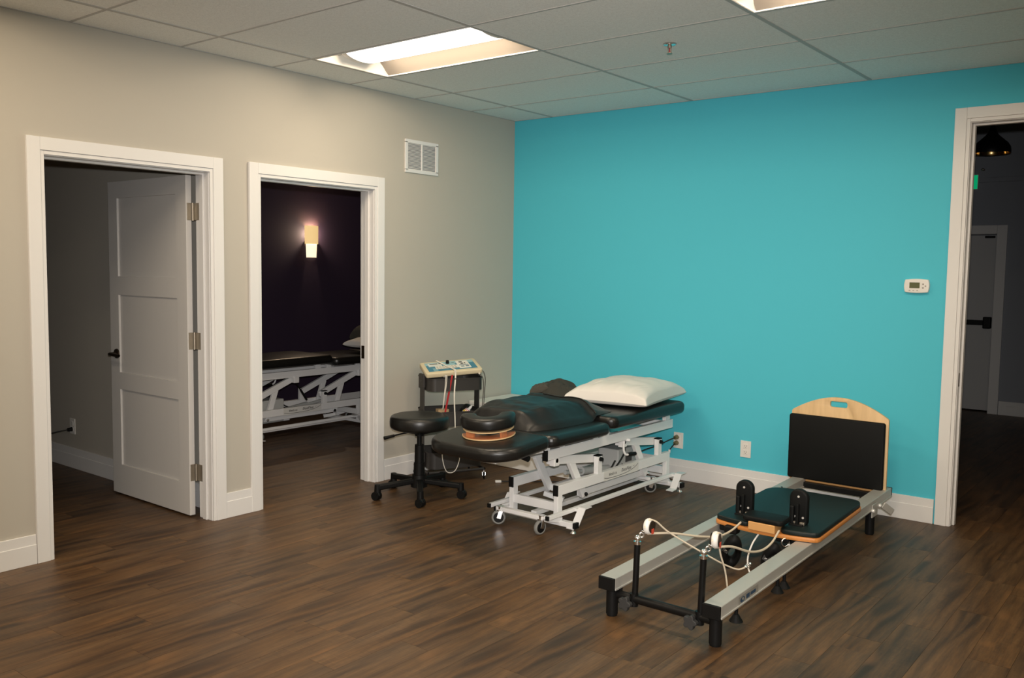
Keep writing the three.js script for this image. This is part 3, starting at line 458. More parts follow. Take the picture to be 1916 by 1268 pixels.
// ---------------------------------------------------------------- wheeled cart and what is on it
{
  const ang = 1.10, t = thing('utility_cart', 'dark brown three tier metal cart on casters behind the stool', 'cart', [0.272, 0, 1.055], ang);
  const W = 0.20, D = 0.155;
  const bin = (y, h, nm) => { // open tray with rounded corners
    const o = roundRect(2 * W, 2 * D, 0.05), i = roundRect(2 * W - 0.006, 2 * D - 0.006, 0.047); o.holes.push(i);
    const wall = toCreasedNormals(new THREE.ExtrudeGeometry(o, { depth: h, bevelEnabled: false, curveSegments: 8 }).rotateX(-Math.PI / 2).translate(0, y, 0), 0.6);
    const rim = toCreasedNormals(new THREE.ExtrudeGeometry((() => { const a = roundRect(2 * W + 0.008, 2 * D + 0.008, 0.054); a.holes.push(i); return a; })(), { depth: 0.006, bevelEnabled: false, curveSegments: 8 }).rotateX(-Math.PI / 2).translate(0, y + h - 0.006, 0), 0.6);
    part(t, nm, [wall, rim, slab(roundRect(2 * W - 0.002, 2 * D - 0.002, 0.048), 0.004, 0.001, 1).translate(0, y, 0)], MAT.cart);
  };
  bin(0.647, 0.09, 'tray'); bin(0.395, 0.105, 'tray'); bin(0.095, 0.115, 'tray');
  for (const s of [-1, 1]) {
    const p = part(t, 'post', [rbx(s * (W + 0.010) - 0.004, s * (W + 0.010) + 0.004, 0.068, 0.76, -0.042, 0.042, 0.002), ...[0.71, 0.45, 0.15].map(y => rbx(s * (W + 0.011) - 0.0095, s * (W + 0.011) + 0.007, y - 0.045, y + 0.048, -0.05, 0.05, 0.003))], MAT.cart);
    each(p, 'screw', [0.71, 0.45, 0.15].map(y => rod(V(s * (W + 0.016), y, 0), V(s * (W + 0.0205), y, 0), 0.006)), MAT.chrome);
    part(t, 'base_bar', [tube([V(s * (W + 0.012), 0.072, -D), V(s * (W + 0.012), 0.072, D)], 0.010, 8)], MAT.cart);
    for (const z of [-D + 0.01, D - 0.01]) caster(t, s * (W + 0.012), z, 0.024, s > 0 ? -0.4 : 0.6, [MAT.plastic, MAT.plastic, MAT.chrome]);
  }
  part(t, 'base_bar', rod(V(-W - 0.01, 0.072, D - 0.005), V(W + 0.01, 0.072, D - 0.005), 0.009), MAT.cart);
  part(t, 'base_bar', rod(V(-W - 0.01, 0.072, -D + 0.005), V(W + 0.01, 0.072, -D + 0.005), 0.009), MAT.cart);
  const Wd = (a, y, b) => V(a, y, b).applyAxisAngle(V(0, 1, 0), ang).add(V(0.272, 0, 1.055));

  // therapy console lying slanted on the top tray
  const FL = V(0.276, 0.772, 1.303), FR = V(0.503, 0.802, 0.962), BL = V(0.08, 0.826, 1.185);
  const ux = FR.clone().sub(FL), uz = BL.clone().sub(FL), w = ux.length(), d = uz.length(); ux.normalize(); uz.sub(ux.clone().multiplyScalar(uz.dot(ux))).normalize();
  const uy = ux.clone().cross(uz).negate(); if (uy.y < 0) uy.negate(); const zf = uz.clone().negate();
  const c = thing('therapy_console', 'beige electrotherapy console with a teal control panel on the cart top', 'console');
  const mid = FL.clone().addScaledVector(ux, w / 2).addScaledVector(uz, d / 2); c.position.copy(mid); c.quaternion.setFromRotationMatrix(new THREE.Matrix4().makeBasis(ux, uy, zf));
  part(c, 'case', slab(roundRect(w, d, 0.016), 0.034, 0.006, 3).translate(0, -0.036, 0), MAT.beige);
  part(c, 'case_base', rbx(-w / 2 + 0.03, w / 2 - 0.03, -0.040, -0.034, -d / 2 + 0.05, d / 2 - 0.06, 0.002), MAT.beige);
  const panelTex = canvasTex(1024, 512, (k, W2, H2) => {
    k.fillStyle = '#3c7c93'; k.fillRect(0, 0, W2, H2); k.fillStyle = '#8fb7bd'; k.fillRect(0, 0, W2, 150); k.fillStyle = '#79a3ad'; k.fillRect(110, 330, 90, 182);
    k.fillStyle = '#3c7c93'; k.fillRect(840, 150, 184, 362); k.fillStyle = '#8fb7bd'; k.fillRect(360, 60, 260, 200);
    k.fillStyle = '#cfd3cd'; k.fillRect(60, 40, 280, 190); k.fillStyle = '#23262a'; k.fillRect(100, 62, 170, 44); k.fillRect(290, 55, 50, 34);
    k.fillStyle = '#d9d8cf'; k.fillRect(180, 230, 480, 170); k.fillStyle = '#b9a98f'; for (let i = 0; i < 7; i++) { k.fillRect(200 + i * 62, 250, 46, 30); k.fillRect(200 + i * 62, 330, 46, 40); } k.fillStyle = '#8b98a0'; for (let i = 0; i < 8; i++) k.fillRect(196 + i * 56, 296, 40, 16); k.fillStyle = '#1c1e22'; k.fillRect(210, 402, 440, 10);
    k.fillStyle = '#dcdad2'; k.beginPath(); k.roundRect(660, 20, 250, 440, 18); k.fill(); k.fillStyle = '#26282c'; k.fillRect(720, 60, 70, 60); k.fillRect(740, 150, 60, 60); k.fillRect(820, 130, 24, 80); k.fillStyle = '#5f7683'; k.fillRect(690, 250, 200, 46); k.fillRect(710, 320, 70, 60); k.fillRect(810, 320, 70, 60); k.fillStyle = '#1d2024'; k.fillRect(560, 84, 60, 24);
  });
  const pg = new THREE.PlaneGeometry(w - 0.055, d - 0.06).rotateX(-Math.PI / 2).translate(0.0, -0.0012, -0.004); part(c, 'control_panel', pg, std(lin(1, 1, 1), 0.45, { map: panelTex }));
  part(c, 'dial', [new THREE.CylinderGeometry(0.011, 0.013, 0.022, 18).translate(-0.012, 0.010, -0.055)], MAT.plastic);
  const onTop = (s, q, up = 0.004) => FL.clone().addScaledVector(ux, s * w).addScaledVector(uz, q * d).addScaledVector(uy, up);

  const c1 = thing('lead_wire', 'pair of white lead wires draped over the console and down the cart front', 'wire');
  for (const o of [0, 0.007]) part(c1, 'strand', tube([onTop(0.30, 0.98, 0.006).add(V(o, 0, 0)), onTop(0.38, 0.6, 0.005).add(V(o, 0, 0)), onTop(0.47, 0.2, 0.006).add(V(o, 0, 0)), onTop(0.49 + o * 3, 0.01, 0.008), onTop(0.495 + o * 2, -0.045, -0.02), Wd(-0.035 + o * 0.6, 0.62, D + 0.02), Wd(-0.025 + o * 0.4, 0.45, D + 0.014), Wd(-0.02, 0.34, D + 0.014), Wd(-0.025 + o, 0.26, D + 0.03)], 0.0032, 70), MAT.cordWhite);
  const c2 = thing('lead_wire', 'white lead wires hanging from under the console into the middle tray', 'wire');
  for (const o of [0, 0.008]) part(c2, 'strand', tube([Wd(-0.100 + o * 1.5, 0.748, D - 0.01), Wd(-0.097 + o * 1.2, 0.765, D + 0.010), Wd(-0.097 + o * 1.2, 0.72, D + 0.012), Wd(-0.103 + o * 0.5, 0.62, D + 0.006), Wd(-0.105 + o * 0.3, 0.52, D - 0.02), Wd(-0.100, 0.515, D - 0.05)], 0.003, 40), MAT.cordWhite);
  const c3 = thing('looped_wire', 'white wire loop hanging below the table head beside the lower tray', 'wire');
  part(c3, 'strand', tube([Wd(-0.135, 0.27, D + 0.055), Wd(-0.13, 0.17, D + 0.06), Wd(-0.095, 0.085, D + 0.06), Wd(-0.045, 0.085, D + 0.06), Wd(-0.005, 0.16, D + 0.055), Wd(-0.005, 0.24, D + 0.05), Wd(-0.015, 0.28, D + 0.045), Wd(-0.02, 0.31, D + 0.02)], 0.003, 50), MAT.cordWhite);
  const r = thing('resistance_band', 'red rubber band hanging from the console into the middle tray', 'band');
  part(r, 'strip', toCreasedNormals(orient(new THREE.BoxGeometry(0.013, 0.002, 0.30), Wd(-0.088, 0.47, D - 0.025), Wd(-0.045, 0.762, D + 0.008), V(0.3, 0, 0.95)), 0.5), MAT.red);
  const gc = thing('grey_cable', 'thin grey cables looping off the right side of the console', 'cable');
  part(gc, 'plug', rod(onTop(0.93, 0.0, -0.035), onTop(0.94, -0.05, -0.035), 0.006), MAT.cordWhite);
  part(gc, 'strand', tube([onTop(0.94, -0.05, -0.035), onTop(0.97, -0.12, -0.05), Wd(W + 0.01, 0.66, D - 0.03), Wd(W + 0.015, 0.52, D - 0.06), Wd(W + 0.03, 0.42, D - 0.08), Wd(W + 0.04, 0.32, D - 0.1)], 0.003, 40), MAT.cordGrey);
  part(gc, 'strand', tube([onTop(0.97, 0.3, -0.035), onTop(1.03, 0.25, -0.036), onTop(1.07, 0.2, -0.07), Wd(W + 0.05, 0.6, 0.05), Wd(W + 0.05, 0.46, 0.03), Wd(W + 0.035, 0.36, 0.05), Wd(W + 0.04, 0.32, 0.05)], 0.003, 40), MAT.cordGrey);
  const bt = thing('lotion_bottle', 'white bottle with rainbow stripes lying in the middle tray', 'bottle', Wd(0.085, 0.452, 0.055).toArray(), 0);
  const strTex = canvasTex(128, 256, (k, a, b) => { k.fillStyle = '#e6e4de'; k.fillRect(0, 0, a, b); ['#c2417f', '#dc8b34', '#e0c04a', '#c8503a', '#7aa0b8'].forEach((q, i) => { k.fillStyle = q; k.fillRect(0, 80 + i * 20, a, 11); }); });
  const bg = lathe([[0, -0.075], [0.024, -0.075], [0.028, -0.068], [0.028, 0.03], [0.022, 0.05], [0.010, 0.062], [0.0, 0.062]], 24), bm = new THREE.Matrix4().makeRotationFromEuler(new THREE.Euler(0.25, ang, -0.95));
  part(bt, 'body', bg.applyMatrix4(bm), std(lin(1, 1, 1), 0.4, { map: strTex })); part(bt, 'cap', lathe([[0, 0.06], [0.010, 0.06], [0.010, 0.08], [0.004, 0.098], [0, 0.098]], 16).applyMatrix4(bm), MAT.bottle);
  const bk = thing('small_carton', 'small brown cardboard carton in the middle tray', 'carton', Wd(-0.085, 0.400, 0.075).toArray(), ang);
  part(bk, 'carton', rbx(-0.04, 0.04, 0, 0.112, -0.03, 0.03, 0.002), MAT.card);
  const po = thing('black_pouch', 'black pouch in the middle tray next to the striped bottle', 'pouch', Wd(0.152, 0.40, -0.05).toArray(), ang);
  part(po, 'body', soft((u, v) => V(u * 0.045, 0.10 * Math.pow(Math.max(0, (1 - u * u) * (1 - v * v)), 0.3) + 0.02, v * 0.05), (u, v) => V(u * 0.045, 0.02 * (Math.abs(u) > 0.99 || Math.abs(v) > 0.99 ? 1 : 0), v * 0.05), 16, 16), MAT.softVinyl);
}
// ---------------------------------------------------------------- reformer
{
  const t = thing('pilates_reformer', 'low aluminium pilates reformer with a black sliding carriage on the floor', 'exercise machine', [2.82, 0, 1.375], 0);
  const X0 = 2.82, Z0 = 1.375, q = (x, y, z) => V(x - X0, y, z - Z0), yT = z => 0.177 + (2.55 - z) * 0.021;   // rails rise a little towards the wall
  const B = (x0, x1, y0, y1, z0, z1, r = 0.004) => rbx(x0 - X0, x1 - X0, y0, y1, z0 - Z0, z1 - Z0, r);
  for (const [x0, x1, s] of [[2.533, 2.611, -1], [3.030, 3.108, 1]]) {
    const xm = (x0 + x1) / 2, za = 2.545, zb = 0.20, hm = 0.056;
    const r = part(t, 'rail', [bar(q(xm, yT(za) - hm / 2, za), q(xm, yT(zb) - hm / 2, zb), x1 - x0, hm, 0.004), bar(q(x1 + 0.002, yT(za) - hm + 0.006, za), q(x1 + 0.002, yT(zb) - hm + 0.006, zb), 0.006, 0.008, 0.002), bar(q(x0 - 0.002, yT(za) - hm + 0.006, za), q(x0 - 0.002, yT(zb) - hm + 0.006, zb), 0.006, 0.008, 0.002)], MAT.alu);
    part(r, 'end_cap', bar(q(xm, yT(za) - hm / 2, za - 0.002), q(xm, yT(za) - hm / 2, za + 0.012), x1 - x0 + 0.001, hm + 0.001, 0.003), MAT.plastic);
    part(r, 'end_cap', bar(q(xm, yT(zb) - hm / 2, zb + 0.002), q(xm, yT(zb) - hm / 2, zb - 0.012), x1 - x0 + 0.001, hm + 0.001, 0.003), MAT.plastic);
    for (const z of [2.515, 0.49]) { const y1 = yT(z) - hm + 0.003; part(t, 'leg', [new THREE.CylinderGeometry(0.026, 0.026, y1 - 0.008, 26).translate(xm - X0 + (s > 0 ? 0.004 : 0.008), (y1 + 0.008) / 2, z - Z0), new THREE.CylinderGeometry(0.024, 0.023, 0.012, 26).translate(xm - X0 + (s > 0 ? 0.004 : 0.008), 0.006, z - Z0)], MAT.plastic); }
    const kz = s > 0 ? [2.31, 1.86, 1.78] : [2.43]; each(t, 'hanger_knob', kz.map((z, i) => merge(rod(q(xm, 0.06, z), q(xm, yT(z) - hm + 0.002, z), 0.008), new THREE.CylinderGeometry(0.011, 0.03, 0.03, 14).translate(xm - X0, 0.052, z - Z0))), MAT.plastic);
    if (s > 0) { const mk = canvasTex(256, 64, (k, a, b) => { k.fillStyle = '#a8a69e'; k.fillRect(0, 0, a, b); k.fillStyle = '#3d5a78'; k.beginPath(); k.ellipse(50, 34, 30, 22, 0, 0, 7); k.fill(); k.fillStyle = '#a8a69e'; k.beginPath(); k.ellipse(56, 30, 16, 10, 0.4, 0, 7); k.fill(); k.fillStyle = '#3d5a78'; k.fillRect(96, 16, 46, 34); k.fillRect(152, 20, 70, 26); }); const g = new THREE.PlaneGeometry(0.20, 0.036).rotateY(Math.PI / 2).rotateX(0.021).translate(x1 - X0 + 0.0008, yT(2.28) - 0.030, 2.28 - Z0); part(r, 'logo', g, std(lin(0.8, 0.8, 0.8), 0.4, { map: mk, metalness: 0.3 })); }
  }
  part(t, 'front_crossbar', rod(q(2.59, 0.096, 2.505), q(3.07, 0.096, 2.505), 0.019), MAT.blackSteel);
  part(t, 'middle_crossbar', [B(2.60, 3.04, 0.135, 0.165, 0.50, 0.53)], MAT.blackSteel);
  // pulley posts
  const pulleys = [];
  for (const [x, y1] of [[2.688, 0.338], [3.000, 0.342]]) {
    const p = part(t, 'pulley_post', [rod(q(x - 0.004, 0.066, 2.50), q(x + 0.003, y1, 2.50), 0.0135), new THREE.CylinderGeometry(0.019, 0.019, 0.055, 20).translate(x - 0.004 - X0, 0.092, 2.505 - Z0)], MAT.blackSteel);
    const star = new THREE.Shape(); for (let i = 0; i <= 40; i++) { const a = i / 40 * Math.PI * 2, r = 0.024 + 0.005 * Math.cos(a * 5); star[i ? 'lineTo' : 'moveTo'](r * Math.cos(a), r * Math.sin(a)); }
    part(p, 'star_knob', new THREE.ExtrudeGeometry(star, { depth: 0.018, bevelEnabled: true, bevelSize: 0.003, bevelThickness: 0.003, bevelSegments: 2 }).translate(x - 0.028 - X0, 0.078, 2.53 - Z0), std(lin(0.03, 0.03, 0.03), 0.6));
    part(p, 'swivel', [rod(q(x + 0.003, y1, 2.5), q(x + 0.003, y1 + 0.012, 2.5), 0.017), ball(...q(x + 0.004, y1 + 0.025, 2.5).toArray(), 0.015), new THREE.TorusGeometry(0.010, 0.004, 8, 16).rotateY(0.6).translate(x + 0.02 - X0, y1 + 0.042, 2.495 - Z0), new THREE.TorusGeometry(0.010, 0.004, 8, 16).rotateX(1.0).translate(x + 0.028 - X0, y1 + 0.055, 2.49 - Z0)], MAT.chrome);
    const C = q(x + 0.042, y1 + 0.080, 2.475), ty = x < 2.8 ? 1.62 : 1.80; pulleys.push(C);
    const wh = part(p, 'pulley_wheel', new THREE.TorusGeometry(0.024, 0.011, 12, 30).applyMatrix4(new THREE.Matrix4().makeScale(1, 1, 1.3)).rotateY(ty).translate(C.x, C.y, C.z), MAT.whitePlastic);
    each(wh, 'side_plate', [-1, 1].map(e => new THREE.CylinderGeometry(0.027, 0.027, 0.004, 22).rotateX(Math.PI / 2).rotateY(ty).translate(C.x + e * 0.017 * Math.sin(ty), C.y, C.z + e * 0.017 * Math.cos(ty))), MAT.bronze);
    part(wh, 'red_tag', rbx(-0.010, 0.010, -0.030, -0.008, 0.0185, 0.0215, 0.001).rotateY(ty).translate(C.x, C.y, C.z), MAT.redHub);
  }
  const Rw = (i, dx, dy, dz) => pulleys[i].clone().add(V(dx, dy, dz));
  part(t, 'rope', tube([Rw(0, 0.005, -0.028, 0.015), Rw(0, 0.04, -0.05, -0.12), q(2.80, 0.305, 2.12), q(2.79, 0.255, 1.90), q(2.765, 0.235, 1.70), q(2.755, 0.245, 1.58)], 0.0052, 50), MAT.rope);
  part(t, 'rope', tube([Rw(1, 0.005, -0.028, 0.015), Rw(1, 0.01, -0.055, -0.12), q(3.04, 0.285, 2.12), q(3.01, 0.235, 1.90), q(2.98, 0.222, 1.72), q(2.955, 0.240, 1.575)], 0.0052, 50), MAT.rope);
  part(t, 'rope', tube([Rw(0, 0.0, 0.0, 0.036), Rw(0, 0.008, 0.030, 0.01), Rw(0, 0.02, 0.022, -0.02), Rw(0, 0.045, -0.035, -0.09), q(2.885, 0.26, 2.22), q(2.93, 0.19, 2.10), q(2.955, 0.165, 2.04), q(2.965, 0.165, 2.0)], 0.0038, 50), MAT.rope);
  part(t, 'rope', tube([Rw(1, 0.0, 0.0, 0.036), Rw(1, 0.008, 0.030, 0.01), Rw(1, 0.014, 0.022, -0.02), Rw(1, -0.005, -0.05, -0.05), q(3.035, 0.26, 2.36), q(3.022, 0.16, 2.30), q(3.018, 0.10, 2.27), q(3.0, 0.03, 2.2), q(2.96, 0.007, 2.05), q(2.97, 0.02, 1.9)], 0.0038, 50), MAT.rope);
  part(t, 'snap_hook', [ball(...q(2.967, 0.166, 1.99).toArray(), 0.009), new THREE.TorusGeometry(0.012, 0.003, 8, 18).rotateX(0.8).translate(2.968 - X0, 0.166, 1.968 - Z0), ball(...q(2.968, 0.17, 1.945).toArray(), 0.008), new THREE.TorusGeometry(0.020, 0.004, 8, 20).rotateY(0.9).translate(2.985 - X0, 0.185, 1.565 - Z0)], MAT.chrome);
  each(t, 'cord', [tube([q(2.845, 0.20, 1.56), q(2.828, 0.15, 1.60), q(2.825, 0.08, 1.64), q(2.86, 0.03, 1.68), q(2.92, 0.02, 1.69), q(2.96, 0.04, 1.66)], 0.0045, 40), tube([q(2.985, 0.20, 1.54), q(3.01, 0.15, 1.56), q(3.02, 0.10, 1.6)], 0.0045, 16)], MAT.whitePlastic);
  // foam hand straps hanging under the carriage front
  const loopTex = canvasTex(128, 128, (k, a, b) => { k.fillStyle = '#121213'; k.fillRect(0, 0, a, b); k.strokeStyle = '#c9c7c2'; k.lineWidth = 5; for (let i = 0; i < 5; i++) { k.beginPath(); k.moveTo(18 + i * 20, 40); k.lineTo(30 + i * 20, 88); k.lineTo(36 + i * 20, 44); k.stroke(); } });
  for (const [x, z, y] of [[2.765, 1.70, 0.125], [2.955, 1.66, 0.115]]) {
    const l = part(t, 'hand_strap', new THREE.TorusGeometry(0.056, 0.028, 12, 30).applyMatrix4(new THREE.Matrix4().makeScale(0.58, 1.25, 1.0)).rotateZ(-0.35).rotateY(0.5).rotateX(0.5).translate(x - X0, y, z - Z0), MAT.padBlack);
    part(l, 'woven_label', new THREE.PlaneGeometry(0.055, 0.028).rotateZ(1.05).rotateX(-0.35).rotateY(0.5).translate(x - X0 - 0.004, y + 0.03, z - Z0 + 0.042), std(lin(1, 1, 1), 0.7, { map: loopTex }));
  }
  each(t, 'under_pulley', [B(2.665, 2.735, 0.175, 0.215, 1.53, 1.585, 0.01), B(2.93, 3.0, 0.178, 0.218, 1.50, 1.56, 0.01), B(2.61, 2.66, 0.165, 0.205, 1.45, 1.52, 0.008), B(2.99, 3.03, 0.165, 0.205, 1.45, 1.52, 0.008)], MAT.plastic);
  // carriage
  const car = new THREE.Group(), cs = (in0) => { const s = new THREE.Shape(), a = in0, zf = 1.528 - a, zb = 0.775 + a, xl = 2.588 + a, xr = 3.138 - a; s.moveTo(xl - X0, -(zb + 0.10 - Z0)); s.quadraticCurveTo(xl - X0 + 0.005, -(zb + 0.02 - Z0), xl + 0.09 - X0, -(zb - Z0)); s.lineTo(xr - 0.09 - X0, -(zb - Z0)); s.quadraticCurveTo(xr - 0.02 - X0, -(zb - Z0), xr - X0 - 0.012, -(zb + 0.08 - Z0)); s.lineTo(xr - X0, -(zf - 0.03 - Z0)); s.quadraticCurveTo(xr - X0, -(zf + 0.004 - Z0), xr - 0.03 - X0, -(zf + 0.012 - Z0)); s.quadraticCurveTo(2.863 - X0, -(zf + 0.085 - Z0), xl + 0.03 - X0, -(zf + 0.012 - Z0)); s.quadraticCurveTo(xl - X0, -(zf + 0.004 - Z0), xl - X0, -(zf - 0.03 - Z0)); s.closePath(); return s; };
  const tilt = (g, y) => g.applyMatrix4(new THREE.Matrix4().makeTranslation(0, y, 0).multiply(new THREE.Matrix4().makeRotationX(0.021)));
  const yb = 0.2055;
  const cb = part(t, 'carriage_board', tilt(slab(cs(0), 0.021, 0.004, 2, 16), yb), MAT.orangeWood);
  // pad with a notch for the headrest
  const ps = new THREE.Shape(); { const a = 0.004, zf = 1.524, zb = 0.78, xl = 2.592, xr = 3.134, w = (x, z) => [x - X0, -(z - Z0)]; ps.moveTo(...w(xl, zb + 0.10)); ps.quadraticCurveTo(...w(xl + 0.005, zb + 0.02), ...w(xl + 0.09, zb)); ps.lineTo(...w(xr - 0.09, zb)); ps.quadraticCurveTo(...w(xr - 0.02, zb), ...w(xr - 0.012, zb + 0.08)); ps.lineTo(...w(xr, zf - 0.03)); ps.quadraticCurveTo(...w(xr, zf + 0.004), ...w(xr - 0.03, zf + 0.010)); ps.quadraticCurveTo(...w(3.02, zf + 0.038), ...w(2.975, zf + 0.036)); ps.quadraticCurveTo(...w(2.948, zf + 0.03), ...w(2.945, zf - 0.01)); ps.lineTo(...w(2.945, zf - 0.10)); ps.lineTo(...w(2.795, zf - 0.10)); ps.lineTo(...w(2.795, zf - 0.01)); ps.quadraticCurveTo(...w(2.79, zf + 0.03), ...w(2.765, zf + 0.036)); ps.quadraticCurveTo(...w(2.70, zf + 0.036), ...w(xl + 0.03, zf + 0.010)); ps.quadraticCurveTo(...w(xl, zf + 0.004), ...w(xl, zf - 0.03)); ps.closePath(); }
  part(t, 'carriage_pad', tilt(slab(ps, 0.026, 0.007, 3, 14), yb + 0.0205), MAT.padTeal);
  part(t, 'headrest_block', tilt(B(2.800, 2.938, 0.0, 0.042, 1.46, 1.592, 0.003), yb + 0.021), MAT.honeyWood);
  part(t, 'headrest_pad', tilt(slab(roundRect(0.215, 0.13, 0.03), 0.026, 0.008, 3).translate(2.868 - X0, 0, 1.525 - Z0), yb + 0.062), MAT.padBlack);
  for (const x of [2.705, 2.995]) {
    const s = part(t, 'shoulder_rest', [slab(roundRect(0.094, 0.180, [0.018, 0.018, 0.045, 0.045]), 0.036, 0.009, 3).rotateX(Math.PI / 2).translate(x - X0, 0.338, 1.40 - Z0), rbx(x - 0.038 - X0, x - 0.016 - X0, 0.25, 0.345, 1.425 - Z0, 1.455 - Z0, 0.008), rbx(x - 0.004 - X0, x + 0.008 - X0, 0.255, 0.355, 1.434 - Z0, 1.455 - Z0, 0.003), rbx(x - 0.035 - X0, x + 0.035 - X0, 0.247, 0.257, 1.39 - Z0, 1.47 - Z0, 0.003)], MAT.padBlack);
    each(s, 'bolt', [[0, 0.392], [-0.018, 0.290], [0.026, 0.287]].map(([a, y]) => rod(q(x + a, y, 1.432), q(x + a, y, 1.438), 0.0065, 0.0055, 14)), MAT.zinc);
    each(s, 'bracket', [[-0.02], [0.026]].map(([a]) => rbx(x + a - 0.012 - X0, x + a + 0.012 - X0, 0.252, 0.266, 1.42 - Z0, 1.45 - Z0, 0.002)), MAT.nickel);
  }
  // jump board standing at the wall end
  const bs = new THREE.Shape(), bw = 0.295, y0 = 0.222, y1 = 0.652, y2 = 0.752; bs.moveTo(-bw, y0); bs.lineTo(bw, y0); bs.lineTo(bw, y1 - 0.008); bs.lineTo(bw - 0.008, y1 + 0.002); bs.quadraticCurveTo(0.13, y2 + 0.002, 0, y2); bs.quadraticCurveTo(-0.13, y2 + 0.002, -bw + 0.008, y1 + 0.002); bs.lineTo(-bw, y1 - 0.008); bs.closePath();
  const hole = roundRect(0.105, 0.036, 0.012).getPoints(8).map(p => new THREE.Vector2(p.x - 0.004, p.y + 0.709)); bs.holes.push(new THREE.Path(hole.reverse()));
  const bgm = new THREE.ExtrudeGeometry(bs, { depth: 0.016, bevelEnabled: true, bevelSize: 0.002, bevelThickness: 0.002, bevelSegments: 2, bevelOffset: -0.002, curveSegments: 20 }).translate(2.80 - X0, 0, 0.262 - Z0);
  { const P = bgm.attributes.position, uv = bgm.attributes.uv; for (let i = 0; i < P.count; i++) uv.setXY(i, P.getX(i) * 1.2, P.getY(i) * 1.2); }
  const jb = part(t, 'jump_board', toCreasedNormals(bgm, 0.5), MAT.birch);
  part(jb, 'foot_pad', slab(roundRect(0.582, 0.408, 0.015), 0.034, 0.01, 3).rotateX(Math.PI / 2).translate(2.792 - X0, 0.424, 0.280 - Z0), MAT.padBlack);
  each(jb, 'clip', [B(2.533, 2.553, 0.200, 0.214, 0.283, 0.30, 0.002), B(3.03, 3.05, 0.200, 0.214, 0.283, 0.30, 0.002)], MAT.whitePlastic);
  part(jb, 'bottom_rail', [B(2.508, 3.09, 0.200, 0.224, 0.262, 0.282, 0.002)], MAT.honeyWood);
  part(t, 'rear_crossbar', [B(2.525, 3.085, 0.168, 0.204, 0.27, 0.32, 0.004), rod(q(2.97, 0.17, 0.33), q(2.97, 0.13, 0.36), 0.008)], MAT.blackSteel);
  part(t, 'spring_bar', [rod(q(2.58, 0.213, 0.60), q(2.58, 0.213, 0.62), 0.01), rod(q(2.6, 0.16, 0.55), q(3.04, 0.16, 0.55), 0.010)], MAT.chrome);
  const lb = part(t, 'lever_plate', [rbx(3.109 - X0, 3.117 - X0, 0.125, 0.20, 0.50 - Z0, 0.60 - Z0, 0.003), bar(q(3.13, 0.175, 0.45), q(3.17, 0.13, 0.40), 0.012, 0.04, 0.003)], MAT.alu);
  each(lb, 'bolt', [ball(...q(3.120, 0.168, 0.600).toArray(), 0.013), ball(...q(3.125, 0.178, 0.49).toArray(), 0.013)], MAT.zinc);
}
// ---------------------------------------------------------------- wall fittings
{
  const v = thing('wall_vent', 'white air return grille high on the warm grey wall', 'vent', [0, 2.306, 1.086], 0);
  part(v, 'frame', [rbx(0, 0.010, 0.092, 0.117, -0.17, 0.17, 0.002), rbx(0, 0.010, -0.117, -0.092, -0.17, 0.17, 0.002), rbx(0, 0.010, -0.1, 0.1, 0.143, 0.17, 0.002), rbx(0, 0.010, -0.1, 0.1, -0.17, -0.143, 0.002), rbx(0, 0.009, -0.1, 0.1, -0.006, 0.006, 0.002)], MAT.trim);
  part(v, 'duct', bx(-0.02, 0.0005, -0.095, 0.095, -0.15, 0.15), MAT.ventDark);
  const sl = []; for (let i = 0; i < 20; i++) { const y = -0.09 + i * 0.0094; for (const z of [-0.075, 0.075]) sl.push(new THREE.BoxGeometry(0.008, 0.0012, 0.136).rotateZ(-0.7).translate(0.004, y, z)); }
  const lv = part(v, 'louvres', sl, MAT.trim); lv.userData.kind = 'stuff';
}
function outlet(label, pos, turn, slots = true) {
  const o = thing('wall_outlet', label, 'outlet', pos, turn, 'wall outlets');
  part(o, 'cover_plate', rbx(-0.038, 0.038, -0.058, 0.058, 0, 0.006, 0.002), MAT.whitePlastic);
  each(o, 'receptacle', [0.021, -0.021].map(y => rbx(-0.017, 0.017, y - 0.017, y + 0.017, 0.004, 0.008, 0.003)), MAT.whitePlastic);
  each(o, 'slot', [0.021, -0.021].map(y => merge(bx(-0.008, -0.006, y - 0.002, y + 0.007, 0.0075, 0.0083), bx(0.006, 0.008, y - 0.002, y + 0.006, 0.0075, 0.0083), bx(-0.002, 0.002, y - 0.011, y - 0.007, 0.0075, 0.0083))), MAT.plastic);
  return o;
}
outlet('white wall outlet with two plugs beside the treatment table', [1.565, 0.286, 0], 0);
outlet('empty white wall outlet beside the reformer board', [2.083, 0.292, 0], 0);
outlet('white wall outlet on the wall of the dark left room', [-1.985, 0.31, 2.70], 0);
